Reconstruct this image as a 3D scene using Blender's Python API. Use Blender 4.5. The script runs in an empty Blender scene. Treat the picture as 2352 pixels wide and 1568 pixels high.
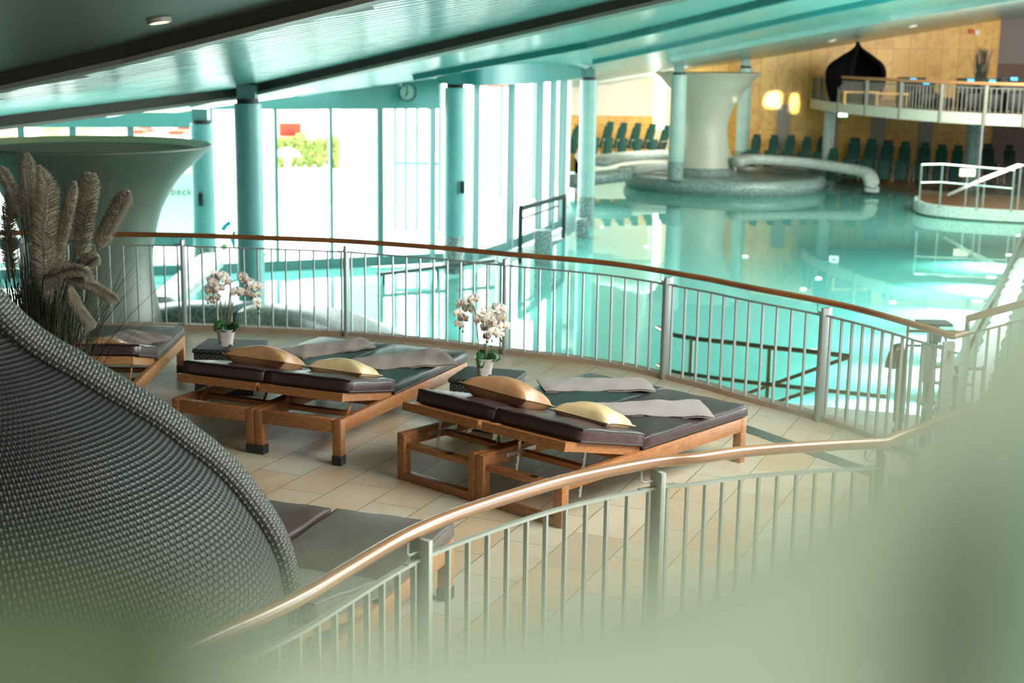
import bpy, bmesh, math, random
from mathutils import Vector, Matrix, Quaternion
random.seed(7)
PI = math.pi
S = bpy.context.scene
C = S.collection
# ---------------------------------------------------------------- camera
F = 3267.0; PITCH = math.radians(11.74); ROLL = math.radians(.87); CAM = Vector((0, 0, 3.0))
_f = Vector((0, math.cos(PITCH), -math.sin(PITCH))); _r0 = Vector((1, 0, 0)); _u0 = _r0.cross(_f)
_r = _r0*math.cos(ROLL) + _u0*math.sin(ROLL); _u = _u0*math.cos(ROLL) - _r0*math.sin(ROLL)
def ray(x, y): return ((x-1176)*_r - (y-784)*_u + F*_f).normalized()
def G(x, y, z=0.0):
    d = ray(x, y); return CAM + d*((z-CAM.z)/d.z)
def V(x, y, Y):
    d = ray(x, y); return CAM + d*(Y/d.y)
CA, CB, CC = 4.6, .174, -.0646
def ceil_z(X, Y): return max(CA + CB*X + CC*Y, 1.5)
def K(x, y, dz=0.0):                      # onto the sloping ceiling plane
    d = ray(x, y); t = (CA+dz-CAM.z)/(d.z - CB*d.x - CC*d.y); return CAM + d*t
ZW = -1.8
cam = bpy.data.cameras.new('camera'); co = bpy.data.objects.new('camera', cam); C.objects.link(co)
co.matrix_world = Matrix(((_r.x, _u.x, -_f.x, CAM.x), (_r.y, _u.y, -_f.y, CAM.y), (_r.z, _u.z, -_f.z, CAM.z), (0, 0, 0, 1)))
cam.lens = 50.007; cam.sensor_width = 36; cam.clip_start = .02; cam.clip_end = 400
cam.dof.use_dof = True; cam.dof.focus_distance = 8.2; cam.dof.aperture_fstop = 2.6
S.camera = co
# ---------------------------------------------------------------- materials
def newmat(name):
    m = bpy.data.materials.new(name); m.use_nodes = True
    nt = m.node_tree; b = nt.nodes['Principled BSDF']; return m, nt, b
def N(nt, t, **kw):
    n = nt.nodes.new(t)
    for k, v in kw.items():
        if k in n.bl_rna.properties: setattr(n, k, v)
        else: n.inputs[k].default_value = v
    return n
def mat(name, col, rough=.5, metal=0, col2=None, scale=5, detail=4, bump=0, bscale=None, stretch=None, coat=0, spec=.5, sheen=0, trans=0, c0=.35, c1=.65):
    m, nt, b = newmat(name); L = nt.links
    b.inputs['Base Color'].default_value = (*col, 1); b.inputs['Roughness'].default_value = rough
    b.inputs['Metallic'].default_value = metal; b.inputs['Specular IOR Level'].default_value = spec
    if coat: b.inputs['Coat Weight'].default_value = coat; b.inputs['Coat Roughness'].default_value = .15
    if sheen: b.inputs['Sheen Weight'].default_value = sheen
    if trans: b.inputs['Transmission Weight'].default_value = trans
    if col2 or bump:
        tc = N(nt, 'ShaderNodeTexCoord'); mp = N(nt, 'ShaderNodeMapping'); L.new(tc.outputs['Object'], mp.inputs[0])
        if stretch: mp.inputs['Scale'].default_value = stretch
    if col2:
        nz = N(nt, 'ShaderNodeTexNoise', Scale=scale, Detail=detail); L.new(mp.outputs[0], nz.inputs['Vector'])
        cr = N(nt, 'ShaderNodeValToRGB'); cr.color_ramp.elements[0].color = (*col, 1); cr.color_ramp.elements[1].color = (*col2, 1)
        cr.color_ramp.elements[0].position = c0; cr.color_ramp.elements[1].position = c1
        L.new(nz.outputs[0], cr.inputs[0]); L.new(cr.outputs[0], b.inputs['Base Color'])
    if bump:
        n2 = N(nt, 'ShaderNodeTexNoise', Scale=bscale or scale, Detail=3); L.new(mp.outputs[0], n2.inputs['Vector'])
        bp = N(nt, 'ShaderNodeBump', Strength=bump, Distance=.02); L.new(n2.outputs[0], bp.inputs['Height']); L.new(bp.outputs[0], b.inputs['Normal'])
    return m
def emit(name, col, s):
    m, nt, b = newmat(name); b.inputs['Emission Color'].default_value = (*col, 1); b.inputs['Emission Strength'].default_value = s
    b.inputs['Base Color'].default_value = (*col, 1); return m
def weave(name, dark, light, su, sv, uv=False, bump=.8, rough=.5):
    m, nt, b = newmat(name); L = nt.links
    tc = N(nt, 'ShaderNodeTexCoord'); sp = N(nt, 'ShaderNodeSeparateXYZ')
    L.new(tc.outputs['UV' if uv else 'Object'], sp.inputs[0])
    def M(op, a, bb=None):
        n = N(nt, 'ShaderNodeMath', operation=op)
        for i, v in enumerate((a, bb)):
            if v is None: continue
            if isinstance(v, (int, float)): n.inputs[i].default_value = v
            else: L.new(v, n.inputs[i])
        return n.outputs[0]
    if uv: u, v = M('MULTIPLY', sp.outputs[0], su), M('MULTIPLY', sp.outputs[1], sv)
    else:
        u = M('MULTIPLY', M('ADD', sp.outputs[0], sp.outputs[1]), su); v = M('MULTIPLY', M('ADD', sp.outputs[2], sp.outputs[1]), sv)
    par = M('MODULO', M('ADD', M('FLOOR', u), M('FLOOR', v)), 2.0)
    par = M('GREATER_THAN', M('ABSOLUTE', par), .5)
    su_ = M('ABSOLUTE', M('SINE', M('MULTIPLY', u, PI))); sv_ = M('ABSOLUTE', M('SINE', M('MULTIPLY', v, PI)))
    over = M('MULTIPLY', M('POWER', su_, .8), M('POWER', sv_, .45))
    under = M('MULTIPLY', M('POWER', su_, .4), .28)
    h = M('ADD', M('MULTIPLY', over, par), M('MULTIPLY', M('MULTIPLY', under, sv_), M('SUBTRACT', 1.0, par)))
    cr = N(nt, 'ShaderNodeValToRGB'); cr.color_ramp.elements[0].color = (*dark, 1); cr.color_ramp.elements[1].color = (*light, 1)
    cr.color_ramp.elements[0].position = .12; cr.color_ramp.elements[1].position = .9
    L.new(h, cr.inputs[0]); L.new(cr.outputs[0], b.inputs['Base Color']); b.inputs['Roughness'].default_value = rough
    bp = N(nt, 'ShaderNodeBump', Strength=bump, Distance=.012); L.new(h, bp.inputs['Height']); L.new(bp.outputs[0], b.inputs['Normal'])
    return m
M = {}
M['wood'] = mat('teak', (.29, .115, .04), .42, col2=(.42, .19, .07), scale=6, stretch=(3, 3, 14), bump=.08, bscale=40)
M['wood2'] = mat('teak_light', (.36, .17, .065), .45, col2=(.50, .27, .11), scale=6, stretch=(3, 3, 14), bump=.08, bscale=40)
M['rail_wood'] = mat('varnished_rail', (.22, .075, .02), .22, col2=(.33, .125, .035), scale=3, stretch=(1, 1, 6), coat=.6)
M['rail_front'] = mat('varnished_rail_light', (.28, .145, .065), .26, col2=(.36, .19, .085), scale=3, stretch=(1, 1, 6), coat=.7)
M['steel_paint'] = mat('grey_green_paint', (.43, .49, .44), .38, metal=.2)
M['steel_paint2'] = mat('blue_grey_paint', (.34, .39, .38), .35, metal=.3)
M['leather'] = mat('dark_leather', (.048, .022, .028), .34, col2=(.062, .032, .038), scale=9, bump=.12, bscale=60, coat=.1, spec=.6)
M['leather2'] = mat('green_black_leather', (.022, .036, .034), .36, col2=(.034, .05, .047), scale=9, bump=.12, bscale=60, spec=.6)
M['leather_c'] = mat('taupe_leather', (.115, .10, .082), .42, col2=(.14, .12, .10), scale=7, bump=.1, bscale=60)
M['leather_b'] = mat('brown_leather', (.07, .04, .035), .36, col2=(.09, .055, .045), scale=7, bump=.1, bscale=60)
M['pipe'] = mat('piping', (.012, .010, .011), .5)
M['gold'] = mat('mustard_leatherette', (.40, .215, .10), .42, col2=(.47, .265, .13), scale=5, bump=.25, bscale=9)
M['cream'] = mat('pale_yellow_leatherette', (.62, .47, .25), .42, col2=(.67, .53, .30), scale=5, bump=.25, bscale=9)
M['blanket'] = mat('taupe_fleece', (.30, .235, .19), .95, col2=(.37, .295, .245), scale=60, bump=.5, bscale=180, sheen=.3)
M['blanket2'] = mat('grey_fleece', (.31, .285, .265), .95, col2=(.38, .35, .33), scale=60, bump=.5, bscale=180, sheen=.3)
M['wicker'] = weave('wicker_box', (.022, .026, .026), (.095, .115, .11), 42, 60)
M['pod'] = weave('wicker_pod', (.002, .0025, .002), (.030, .038, .033), 330, 1, uv=True, bump=1.0, rough=.48)
M['pod_rim'] = weave('wicker_pod_rim', (.015, .018, .015), (.11, .122, .10), 5, 1, uv=True)
M['black_wicker'] = mat('black_wicker', (.012, .010, .009), .7, bump=.3, bscale=40)
M['pot'] = mat('white_ceramic', (.80, .76, .72), .25, coat=.3)
M['petal'] = mat('orchid_petal', (.95, .92, .86), .6, col2=(.96, .94, .88), scale=30)
M['petal_c'] = mat('orchid_lip', (.75, .45, .12), .5)
M['leaf'] = mat('orchid_leaf', (.012, .07, .022), .35, col2=(.03, .12, .03), scale=10)
M['stem'] = mat('orchid_stem', (.05, .11, .04), .5)
M['stake'] = mat('cane_stake', (.35, .17, .09), .6)
M['grass'] = mat('grass_blade', (.008, .012, .004), .6, col2=(.03, .042, .01), scale=4)
M['plume'] = mat('pampas_plume', (.28, .26, .19), .9, col2=(.38, .35, .27), scale=20)
M['metal_dark'] = mat('dark_metal', (.05, .06, .06), .35, metal=.8)
M['chrome'] = mat('brushed_steel', (.55, .58, .55), .22, metal=1)
M['bronze'] = mat('bronzed_steel', (.22, .17, .10), .28, metal=.85)
M['notch'] = mat('zinc_strip', (.45, .47, .44), .4, metal=.7)
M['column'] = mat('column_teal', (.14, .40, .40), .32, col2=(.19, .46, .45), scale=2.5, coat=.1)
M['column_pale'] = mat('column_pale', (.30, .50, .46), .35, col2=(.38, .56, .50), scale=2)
M['granite'] = mat('granite', (.09, .16, .15), .35, col2=(.33, .44, .41), scale=26, detail=5, c0=.42, c1=.62)
M['granite_pale'] = mat('granite_pale', (.30, .38, .35), .4, col2=(.58, .64, .58), scale=22, detail=5, c0=.4, c1=.6)
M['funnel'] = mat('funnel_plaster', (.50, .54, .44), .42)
M['funnel1'] = mat('funnel_plaster_backlit', (.12, .15, .11), .4)  # near funnel's plaster, its backlit shade put into a darker colour
M['funnel_in'] = mat('funnel_gilt', (.50, .42, .20), .3, metal=.3)
M['beam'] = mat('beam_paint', (.055, .055, .045), .45)
M['beam_teal'] = mat('beam_teal_paint', (.03, .25, .24), .35)
M['fascia'] = mat('fascia_teal', (.10, .34, .31), .45)
M['beam_lip'] = mat('beam_lip', (.30, .33, .27), .4)
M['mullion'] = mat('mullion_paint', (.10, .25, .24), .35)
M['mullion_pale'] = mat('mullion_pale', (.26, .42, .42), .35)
M['white'] = mat('white_plaster', (.78, .76, .68), .7)
M['green_chair'] = mat('green_upholstery', (.006, .06, .045), .6)
M['chair_frame'] = mat('chair_frame', (.22, .17, .12), .4, metal=.4)
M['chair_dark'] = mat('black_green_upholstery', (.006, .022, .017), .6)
M['floor_brown'] = mat('brown_stone', (.13, .07, .035), .25, col2=(.19, .11, .06), scale=2)
M['curb'] = mat('sandstone_curb', (.40, .31, .22), .5, col2=(.48, .38, .28), scale=3)
M['inlay'] = mat('dark_inlay', (.055, .065, .055), .4, col2=(.11, .12, .10), scale=3)
M['red'] = mat('red_fabric', (.65, .10, .05), .7)
M['hedge'] = mat('hedge_leaf', (.36, .45, .10), .7, col2=(.6, .65, .22), scale=8)
M['outwhite'] = mat('sunlit_white', (.9, .92, .9), .7)
M['dgreen'] = mat('dark_green_ink', (.03, .14, .08), .5)
M['decal'] = mat('turquoise_film', (.0, .36, .46), .5)
M['decal_dk'] = mat('petrol_film', (.01, .11, .13), .5)
M['decal_gr'] = mat('lime_film', (.38, .52, .22), .5)
M['foam'] = mat('white_foam', (.85, .9, .88), .6, bump=1, bscale=20)
M['dusky'] = mat('mauve_wall', (.13, .10, .10), .6)
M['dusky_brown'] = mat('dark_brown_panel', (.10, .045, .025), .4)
M['black'] = mat('matt_black', (.008, .008, .008), .6)
M['paper'] = mat('book_pages', (.60, .52, .38), .8)
M['screen'] = emit('screen_blue', (.05, .35, .6), .6)
M['lamp'] = emit('lamp_glow', (1, .72, .45), 40)
M['pod_black'] = mat('pod_black', (.0035, .003, .003), .95, spec=.1)
M['lamp2'] = emit('downlight_glow', (1, .6, .36), 5)
M['lampw'] = emit('underwater_lamp', (.9, 1, .9), 10)
M['exit'] = emit('exit_sign', (.7, .95, .8), 1.0)
# floor tiles
m, nt, b = newmat('sandstone_tiles'); L = nt.links; M['tiles'] = m
tc = N(nt, 'ShaderNodeTexCoord'); mp = N(nt, 'ShaderNodeMapping'); mp.inputs['Rotation'].default_value = (0, 0, math.radians(-67.6)); L.new(tc.outputs['Object'], mp.inputs[0])
br = N(nt, 'ShaderNodeTexBrick', Scale=1.0); br.inputs['Brick Width'].default_value = .62; br.inputs['Row Height'].default_value = .36
br.inputs['Mortar Size'].default_value = .004; br.inputs['Color1'].default_value = (0, 0, 0, 1); br.inputs['Color2'].default_value = (1, 1, 1, 1); br.inputs['Mortar'].default_value = (.5, .5, .5, 1)
L.new(mp.outputs[0], br.inputs['Vector'])
cr = N(nt, 'ShaderNodeValToRGB'); e = cr.color_ramp.elements
for i, (p, c) in enumerate([(0, (.52, .45, .32)), (.25, (.65, .60, .46)), (.5, (.60, .46, .29)), (.75, (.57, .58, .48)), (1, (.66, .58, .42))]):
    el = e[i] if i < 1 else e.new(p) if i < 4 else e[len(e)-1]
    el.position = p; el.color = (*c, 1)
L.new(br.outputs['Color'], cr.inputs[0])
nz = N(nt, 'ShaderNodeTexNoise', Scale=1.9, Detail=5, Distortion=.8); L.new(mp.outputs[0], nz.inputs['Vector'])
c2 = N(nt, 'ShaderNodeValToRGB'); c2.color_ramp.elements[0].position = .48; c2.color_ramp.elements[0].color = (0, 0, 0, 1); c2.color_ramp.elements[1].position = .72
L.new(nz.outputs[0], c2.inputs[0])
mx = N(nt, 'ShaderNodeMix', data_type='RGBA'); mx.inputs['B'].default_value = (.58, .31, .13, 1); L.new(cr.outputs[0], mx.inputs['A']); 
ml = N(nt, 'ShaderNodeMath', operation='MULTIPLY'); ml.inputs[1].default_value = .55; L.new(c2.outputs[0], ml.inputs[0]); L.new(ml.outputs[0], mx.inputs['Factor'])
mm = N(nt, 'ShaderNodeMix', data_type='RGBA'); mm.inputs['B'].default_value = (.22, .19, .14, 1); L.new(mx.outputs['Result'], mm.inputs['A']); L.new(br.outputs['Fac'], mm.inputs['Factor'])
L.new(mm.outputs['Result'], b.inputs['Base Color']); b.inputs['Roughness'].default_value = .42
n3 = N(nt, 'ShaderNodeTexNoise', Scale=14, Detail=4, Distortion=2); L.new(mp.outputs[0], n3.inputs['Vector'])
bp = N(nt, 'ShaderNodeBump', Strength=.25, Distance=.01); L.new(n3.outputs[0], bp.inputs['Height']); L.new(bp.outputs[0], b.inputs['Normal'])
# boardwalk
def planks(name, colA, colB, w, rot, gap=.004, length=2.4, rough=.5, blotch=None, bsc=1.5):
    m, nt, b = newmat(name); L = nt.links
    tc = N(nt, 'ShaderNodeTexCoord'); mp = N(nt, 'ShaderNodeMapping'); mp.inputs['Rotation'].default_value = rot; L.new(tc.outputs['Object'], mp.inputs[0])
    br = N(nt, 'ShaderNodeTexBrick', Scale=1.0); br.offset = .0; br.inputs['Brick Width'].default_value = length; br.inputs['Row Height'].default_value = w; br.inputs['Mortar Size'].default_value = gap
    br.inputs['Color1'].default_value = (*colA, 1); br.inputs['Color2'].default_value = (*colB, 1); br.inputs['Mortar'].default_value = (colA[0]*.45, colA[1]*.45, colA[2]*.45, 1)
    L.new(mp.outputs[0], br.inputs['Vector']); out = br.outputs['Color']
    if blotch:
        nz = N(nt, 'ShaderNodeTexNoise', Scale=bsc, Detail=6, Distortion=1.2); L.new(mp.outputs[0], nz.inputs['Vector'])
        c2 = N(nt, 'ShaderNodeValToRGB'); c2.color_ramp.elements[0].position = .45; c2.color_ramp.elements[1].position = .75; L.new(nz.outputs[0], c2.inputs[0])
        mx = N(nt, 'ShaderNodeMix', data_type='RGBA'); mx.inputs['B'].default_value = (*blotch, 1); L.new(out, mx.inputs['A']); L.new(c2.outputs[0], mx.inputs['Factor']); out = mx.outputs['Result']
    L.new(out, b.inputs['Base Color']); b.inputs['Roughness'].default_value = rough
    return m
M['boards'] = planks('boardwalk_planks', (.52, .54, .44), (.46, .49, .40), .145, (0, 0, math.radians(-60)), length=9)
M['panel'] = planks('birch_panels', (.76, .45, .09), (.64, .36, .065), (.62), (math.radians(90), 0, math.radians(90)), gap=.012, length=3.1, rough=.4, blotch=(.56, .25, .04), bsc=2.4)
# ceiling slats
m, nt, b = newmat('glossy_ceiling_slats'); L = nt.links; M['ceil'] = m
tc = N(nt, 'ShaderNodeTexCoord'); mp = N(nt, 'ShaderNodeMapping'); mp.inputs['Scale'].default_value = (.10, 1, 1); L.new(tc.outputs['Object'], mp.inputs[0])
wv = N(nt, 'ShaderNodeTexWave', wave_type='BANDS', bands_direction='Y', Scale=1.3); wv.inputs['Distortion'].default_value = 1.2; wv.inputs['Detail'].default_value = 1; L.new(mp.outputs[0], wv.inputs['Vector'])
nz = N(nt, 'ShaderNodeTexNoise', Scale=5, Detail=4); mp2 = N(nt, 'ShaderNodeMapping'); mp2.inputs['Scale'].default_value = (.25, 2.2, 1); L.new(tc.outputs['Object'], mp2.inputs[0]); L.new(mp2.outputs[0], nz.inputs['Vector'])
ad = N(nt, 'ShaderNodeMath', operation='ADD'); L.new(wv.outputs['Fac'], ad.inputs[0]); L.new(nz.outputs[0], ad.inputs[1])
bp = N(nt, 'ShaderNodeBump', Strength=.5, Distance=.08); L.new(ad.outputs[0], bp.inputs['Height']); L.new(bp.outputs[0], b.inputs['Normal'])
b.inputs['Base Color'].default_value = (.42, .60, .56, 1); b.inputs['Metallic'].default_value = .6; b.inputs['Roughness'].default_value = .2
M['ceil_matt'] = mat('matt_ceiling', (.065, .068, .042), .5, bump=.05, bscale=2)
# water
m, nt, b = newmat('pool_water'); L = nt.links; M['water'] = m; nt.nodes.remove(b)
out = nt.nodes['Material Output']
tr = N(nt, 'ShaderNodeBsdfTransparent'); tr.inputs[0].default_value = (.5, .95, .9, 1)
df = N(nt, 'ShaderNodeBsdfDiffuse'); df.inputs[0].default_value = (.30, .92, .82, 1)
gl = N(nt, 'ShaderNodeBsdfGlossy', Roughness=.015); gl.inputs[0].default_value = (.86, 1, .95, 1)
m1 = N(nt, 'ShaderNodeMixShader'); m1.inputs[0].default_value = .42; L.new(tr.outputs[0], m1.inputs[1]); L.new(df.outputs[0], m1.inputs[2])
fr = N(nt, 'ShaderNodeFresnel', IOR=1.6); m2 = N(nt, 'ShaderNodeMixShader'); L.new(fr.outputs[0], m2.inputs[0]); L.new(m1.outputs[0], m2.inputs[1]); L.new(gl.outputs[0], m2.inputs[2]); L.new(m2.outputs[0], out.inputs[0])
nz = N(nt, 'ShaderNodeTexNoise', Scale=.9, Detail=2); tc = N(nt, 'ShaderNodeTexCoord'); L.new(tc.outputs['Object'], nz.inputs['Vector'])
bp = N(nt, 'ShaderNodeBump', Strength=.02, Distance=.1); L.new(nz.outputs[0], bp.inputs['Height']); L.new(bp.outputs[0], gl.inputs['Normal'])
M['basin'] = mat('pool_mosaic', (.22, .70, .64), .6, col2=(.30, .78, .70), scale=3)
# window glass
m, nt, b = newmat('window_glass'); L = nt.links; M['glass'] = m; nt.nodes.remove(b)
tr = N(nt, 'ShaderNodeBsdfTransparent'); tr.inputs[0].default_value = (.93, .985, .97, 1); gl = N(nt, 'ShaderNodeBsdfGlossy', Roughness=.01)
fr = N(nt, 'ShaderNodeFresnel', IOR=1.35); mx = N(nt, 'ShaderNodeMixShader'); L.new(fr.outputs[0], mx.inputs[0]); L.new(tr.outputs[0], mx.inputs[1]); L.new(gl.outputs[0], mx.inputs[2]); L.new(mx.outputs[0], nt.nodes['Material Output'].inputs[0])
M['fg_leaf'] = mat('sage_leaf', (.38, .48, .34), .6, col2=(.41, .51, .37), scale=12)
M['fg_leaf_d'] = mat('deep_green_leaf', (.09, .14, .07), .6, col2=(.12, .17, .09), scale=12)
M['fg_leaf_r'] = mat('mid_green_leaf', (.22, .36, .24), .6, col2=(.25, .38, .26), scale=12)
# ---------------------------------------------------------------- builders
class MB:
    def __init__(s): s.v = []; s.f = []; s.uv = {}
    def add(s, vs, fs):
        o = len(s.v); s.v += [Vector(p) for p in vs]; s.f += [tuple(i+o for i in f) for f in fs]; return o
    def box(s, c, d, M4=None, bev=0):
        hx, hy, hz = d[0]/2, d[1]/2, d[2]/2; c = Vector(c)
        if bev:
            b = bmesh.new(); bmesh.ops.create_cube(b, size=1)
            for v in b.verts: v.co = Vector((v.co.x*d[0], v.co.y*d[1], v.co.z*d[2]))
            bmesh.ops.bevel(b, geom=b.edges[:], offset=bev, segments=2, affect='EDGES', profile=.5)
            b.verts.index_update(); vs = [v.co + c for v in b.verts]; fs = [[v.index for v in f.verts] for f in b.faces]; b.free()
        else:
            vs = [c+Vector((x*hx, y*hy, z*hz)) for x in (-1, 1) for y in (-1, 1) for z in (-1, 1)]
            fs = [(0, 1, 3, 2), (4, 6, 7, 5), (0, 4, 5, 1), (2, 3, 7, 6), (0, 2, 6, 4), (1, 5, 7, 3)]
        if M4 is not None: vs = [M4 @ v for v in vs]
        s.add(vs, fs); return s
    def bar(s, a, b, w, h, up=Vector((0, 0, 1))):          # box from a to b, w sideways, h along up
        a, b = Vector(a), Vector(b); d = (b-a); L_ = d.length; d.normalize(); side = d.cross(up)
        if side.length < 1e-4: side = Vector((1, 0, 0))
        side.normalize(); u = side.cross(d)
        vs = [p + side*(sx*w/2) + u*(sy*h/2) for p in (a, b) for sx, sy in ((-1, -1), (1, -1), (1, 1), (-1, 1))]
        s.add(vs, [(3, 2, 1, 0), (4, 5, 6, 7), (0, 1, 5, 4), (1, 2, 6, 5), (2, 3, 7, 6), (3, 0, 4, 7)]); return s
    def sweep(s, pts, prof, closed=False, up=Vector((0, 0, 1)), scales=None, caps=True):
        pts = [Vector(p) for p in pts]; n = len(pts); k = len(prof); vs = []
        for i, p in enumerate(pts):
            if closed: t = pts[(i+1) % n]-pts[i-1]
            else: t = pts[min(i+1, n-1)]-pts[max(i-1, 0)]
            t.normalize(); side = t.cross(up)
            if side.length < 1e-3: side = t.cross(Vector((0, 1, 0.01)))
            side.normalize(); u = side.cross(t); sc = scales[i] if scales else 1
            vs += [p + side*(a*sc) + u*(b*sc) for a, b in prof]
        fs = []
        for i in range(n if closed else n-1):
            j = (i+1) % n
            for q in range(k): r = (q+1) % k; fs.append((i*k+q, i*k+r, j*k+r, j*k+q))
        if not closed and caps: fs += [tuple(range(k-1, -1, -1)), tuple((n-1)*k+q for q in range(k))]
        s.add(vs, fs); return s
    def tube(s, pts, r, k=8, closed=False, scales=None):
        return s.sweep(pts, [(r*math.cos(2*PI*i/k), r*math.sin(2*PI*i/k)) for i in range(k)], closed, scales=scales)
    def lathe(s, prof, c=(0, 0, 0), k=32, cap=False):
        c = Vector(c); vs = []; n = len(prof)
        for r, z in prof: vs += [c+Vector((r*math.cos(2*PI*i/k), r*math.sin(2*PI*i/k), z)) for i in range(k)]
        fs = [(a*k+i, a*k+(i+1) % k, (a+1)*k+(i+1) % k, (a+1)*k+i) for a in range(n-1) for i in range(k)]
        if cap: fs += [tuple(range(k-1, -1, -1)), tuple((n-1)*k+i for i in range(k))]
        s.add(vs, fs); return s
    def prism(s, poly, z0, z1):
        n = len(poly)
        zz = lambda z, i: z[i] if isinstance(z, (list, tuple)) else z
        vs = [Vector((p[0], p[1], zz(z0, i))) for i, p in enumerate(poly)] + [Vector((p[0], p[1], zz(z1, i))) for i, p in enumerate(poly)]
        s.add(vs, [tuple(range(n-1, -1, -1)), tuple(range(n, 2*n))] + [(i, (i+1) % n, n+(i+1) % n, n+i) for i in range(n)]); return s
    def ball(s, c, r, k=10, sz=(1, 1, 1)):
        c = Vector(c); vs = []; h = k//2
        for i in range(1, h):
            a = PI*i/h; vs += [c+Vector((r*sz[0]*math.sin(a)*math.cos(2*PI*j/k), r*sz[1]*math.sin(a)*math.sin(2*PI*j/k), r*sz[2]*math.cos(a))) for j in range(k)]
        fs = [(i*k+j, (i+1)*k+j, (i+1)*k+(j+1) % k, i*k+(j+1) % k) for i in range(h-2) for j in range(k)]
        o = len(vs); vs += [c+Vector((0, 0, r*sz[2])), c-Vector((0, 0, r*sz[2]))]
        fs += [(o, j, (j+1) % k) for j in range(k)] + [(o+1, (h-2)*k+(j+1) % k, (h-2)*k+j) for j in range(k)]
        s.add(vs, fs); return s
    def build(s, name, m, parent=None, smooth=True, M4=None, auto=40):
        me = bpy.data.meshes.new(name); vs = [M4 @ v for v in s.v] if M4 is not None else s.v
        inv = None
        if parent is not None and not s.__dict__.get('local'):
            q = parent; mats = []
            mw = world(parent); inv = mw.inverted(); vs = [inv @ v for v in vs]
        me.from_pydata([tuple(v) for v in vs], [], s.f); me.update()
        if s.uv:
            ul = me.uv_layers.new(name='UVMap')
            for li, l in enumerate(me.loops): ul.data[li].uv = s.uv.get(l.vertex_index, (0, 0))
        if smooth:
            me.shade_smooth() if hasattr(me, 'shade_smooth') else None
            if auto:
                try: me.set_sharp_from_angle(angle=math.radians(auto))
                except Exception: pass
        for mm in (m if isinstance(m, (list, tuple)) else [m]): me.materials.append(mm)
        o = bpy.data.objects.new(name, me); C.objects.link(o)
        if parent is not None: o.parent = parent
        return o
def world(o):
    m = Matrix.Translation(o.location) @ o.rotation_euler.to_matrix().to_4x4()
    return world(o.parent) @ m if o.parent else m
def tag(o, label=None, cat=None, group=None, kind=None):
    if label: o['label'] = label
    if cat: o['category'] = cat
    if group: o['group'] = group
    if kind: o['kind'] = kind
    return o
def thing(name, label, cat, loc=(0, 0, 0), rz=0, group=None):
    o = bpy.data.objects.new(name, None); C.objects.link(o); o.location = loc; o.rotation_euler = (0, 0, rz); o.empty_display_size = .1
    return tag(o, label, cat, group)
def copy_tree(o, parent=None):
    c = o.copy(); C.objects.link(c); c.parent = parent
    for ch in [x for x in bpy.data.objects if x.parent == o]: copy_tree(ch, c)
    return c
def spline(pts, n=6):
    pts = [Vector(p) for p in pts]; out = []
    P = [pts[0]*2-pts[1]] + pts + [pts[-1]*2-pts[-2]]
    for i in range(1, len(P)-2):
        a, b, c, d = P[i-1:i+3]
        for k in range(n):
            t = k/n; out.append(.5*((2*b)+(c-a)*t+(2*a-5*b+4*c-d)*t*t+(3*b-a-3*c+d)*t**3))
    out.append(pts[-1]); return out
def resample(pts, n):
    L_ = [0]
    for a, b in zip(pts, pts[1:]): L_.append(L_[-1]+(b-a).length)
    out = []; j = 0
    for i in range(n):
        d = L_[-1]*i/(n-1)
        while j < len(L_)-2 and L_[j+1] < d: j += 1
        t = (d-L_[j])/max(1e-9, L_[j+1]-L_[j]); out.append(pts[j].lerp(pts[j+1], min(1, t)))
    return out
# ---------------------------------------------------------------- rail curves (handrail centre lines at z = 1.0)
BR_PX = [(-420, 545), (-150, 536), (60, 535), (189, 537), (413, 540), (630, 547), (800, 554), (1000, 568), (1161, 583), (1403, 605), (1600, 636), (1717, 659), (1935, 701), (2116, 750), (2188, 772)]
br = spline([G(x, y, 1.0) for x, y in BR_PX], 8)
FR_PX = [(-250, 1800), (0, 1690), (140, 1620), (280, 1552), (400, 1503), (500, 1457), (600, 1414), (700, 1365), (800, 1306), (900, 1247), (975, 1210), (1050, 1180), (1176, 1138), (1317, 1098), (1500, 1062), (1600, 1052), (1717, 1036), (1880, 1024), (2036, 1016)]
fr_ = spline([G(x, y, 1.0) for x, y in FR_PX], 6)
# ---------------------------------------------------------------- deck
back = [(p.x, p.y) for p in br]
def offset(pts, d):
    out = []
    for i, p in enumerate(pts):
        t = Vector(pts[min(i+1, len(pts)-1)])-Vector(pts[max(i-1, 0)]); t.normalize(); out.append((p[0]-t.y*d, p[1]+t.x*d))
    return out
edge = offset(back, .10)
gap_b = br[-1]; gap_f = fr_[-1]
poly = edge + [(gap_b.x+.35, gap_b.y+.1), (gap_f.x+.5, gap_f.y+.1), (4.2, 2.0), (-8.5, 2.0), (edge[0][0], 2.0)]
poly = poly[::-1]
tag(MB().prism([p for p in poly], -.35, 0).build('floor', M['tiles'], smooth=False), kind='structure', label='sandstone tiled lounge deck')
cb = MB().sweep([(x, y, .015) for x, y in offset(back, .045)], [(-.06, -.04), (.06, -.04), (.06, .03), (-.06, .03)])
tag(cb.build('trim_1', M['curb'], smooth=False), kind='structure')
# deck outer wall
wl = MB(); e2 = offset(back, .08)
for (a, b) in zip(e2, e2[1:]):
    o = len(wl.v); wl.add([(a[0], a[1], ZW-.01), (b[0], b[1], ZW-.01), (b[0], b[1], -.05), (a[0], a[1], -.05)], [(0, 1, 2, 3)])
o = wl.build('wall_deck', M['granite_pale']); sm = o.modifiers.new('s', 'SOLIDIFY'); sm.thickness = .06; tag(o, kind='structure')
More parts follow.
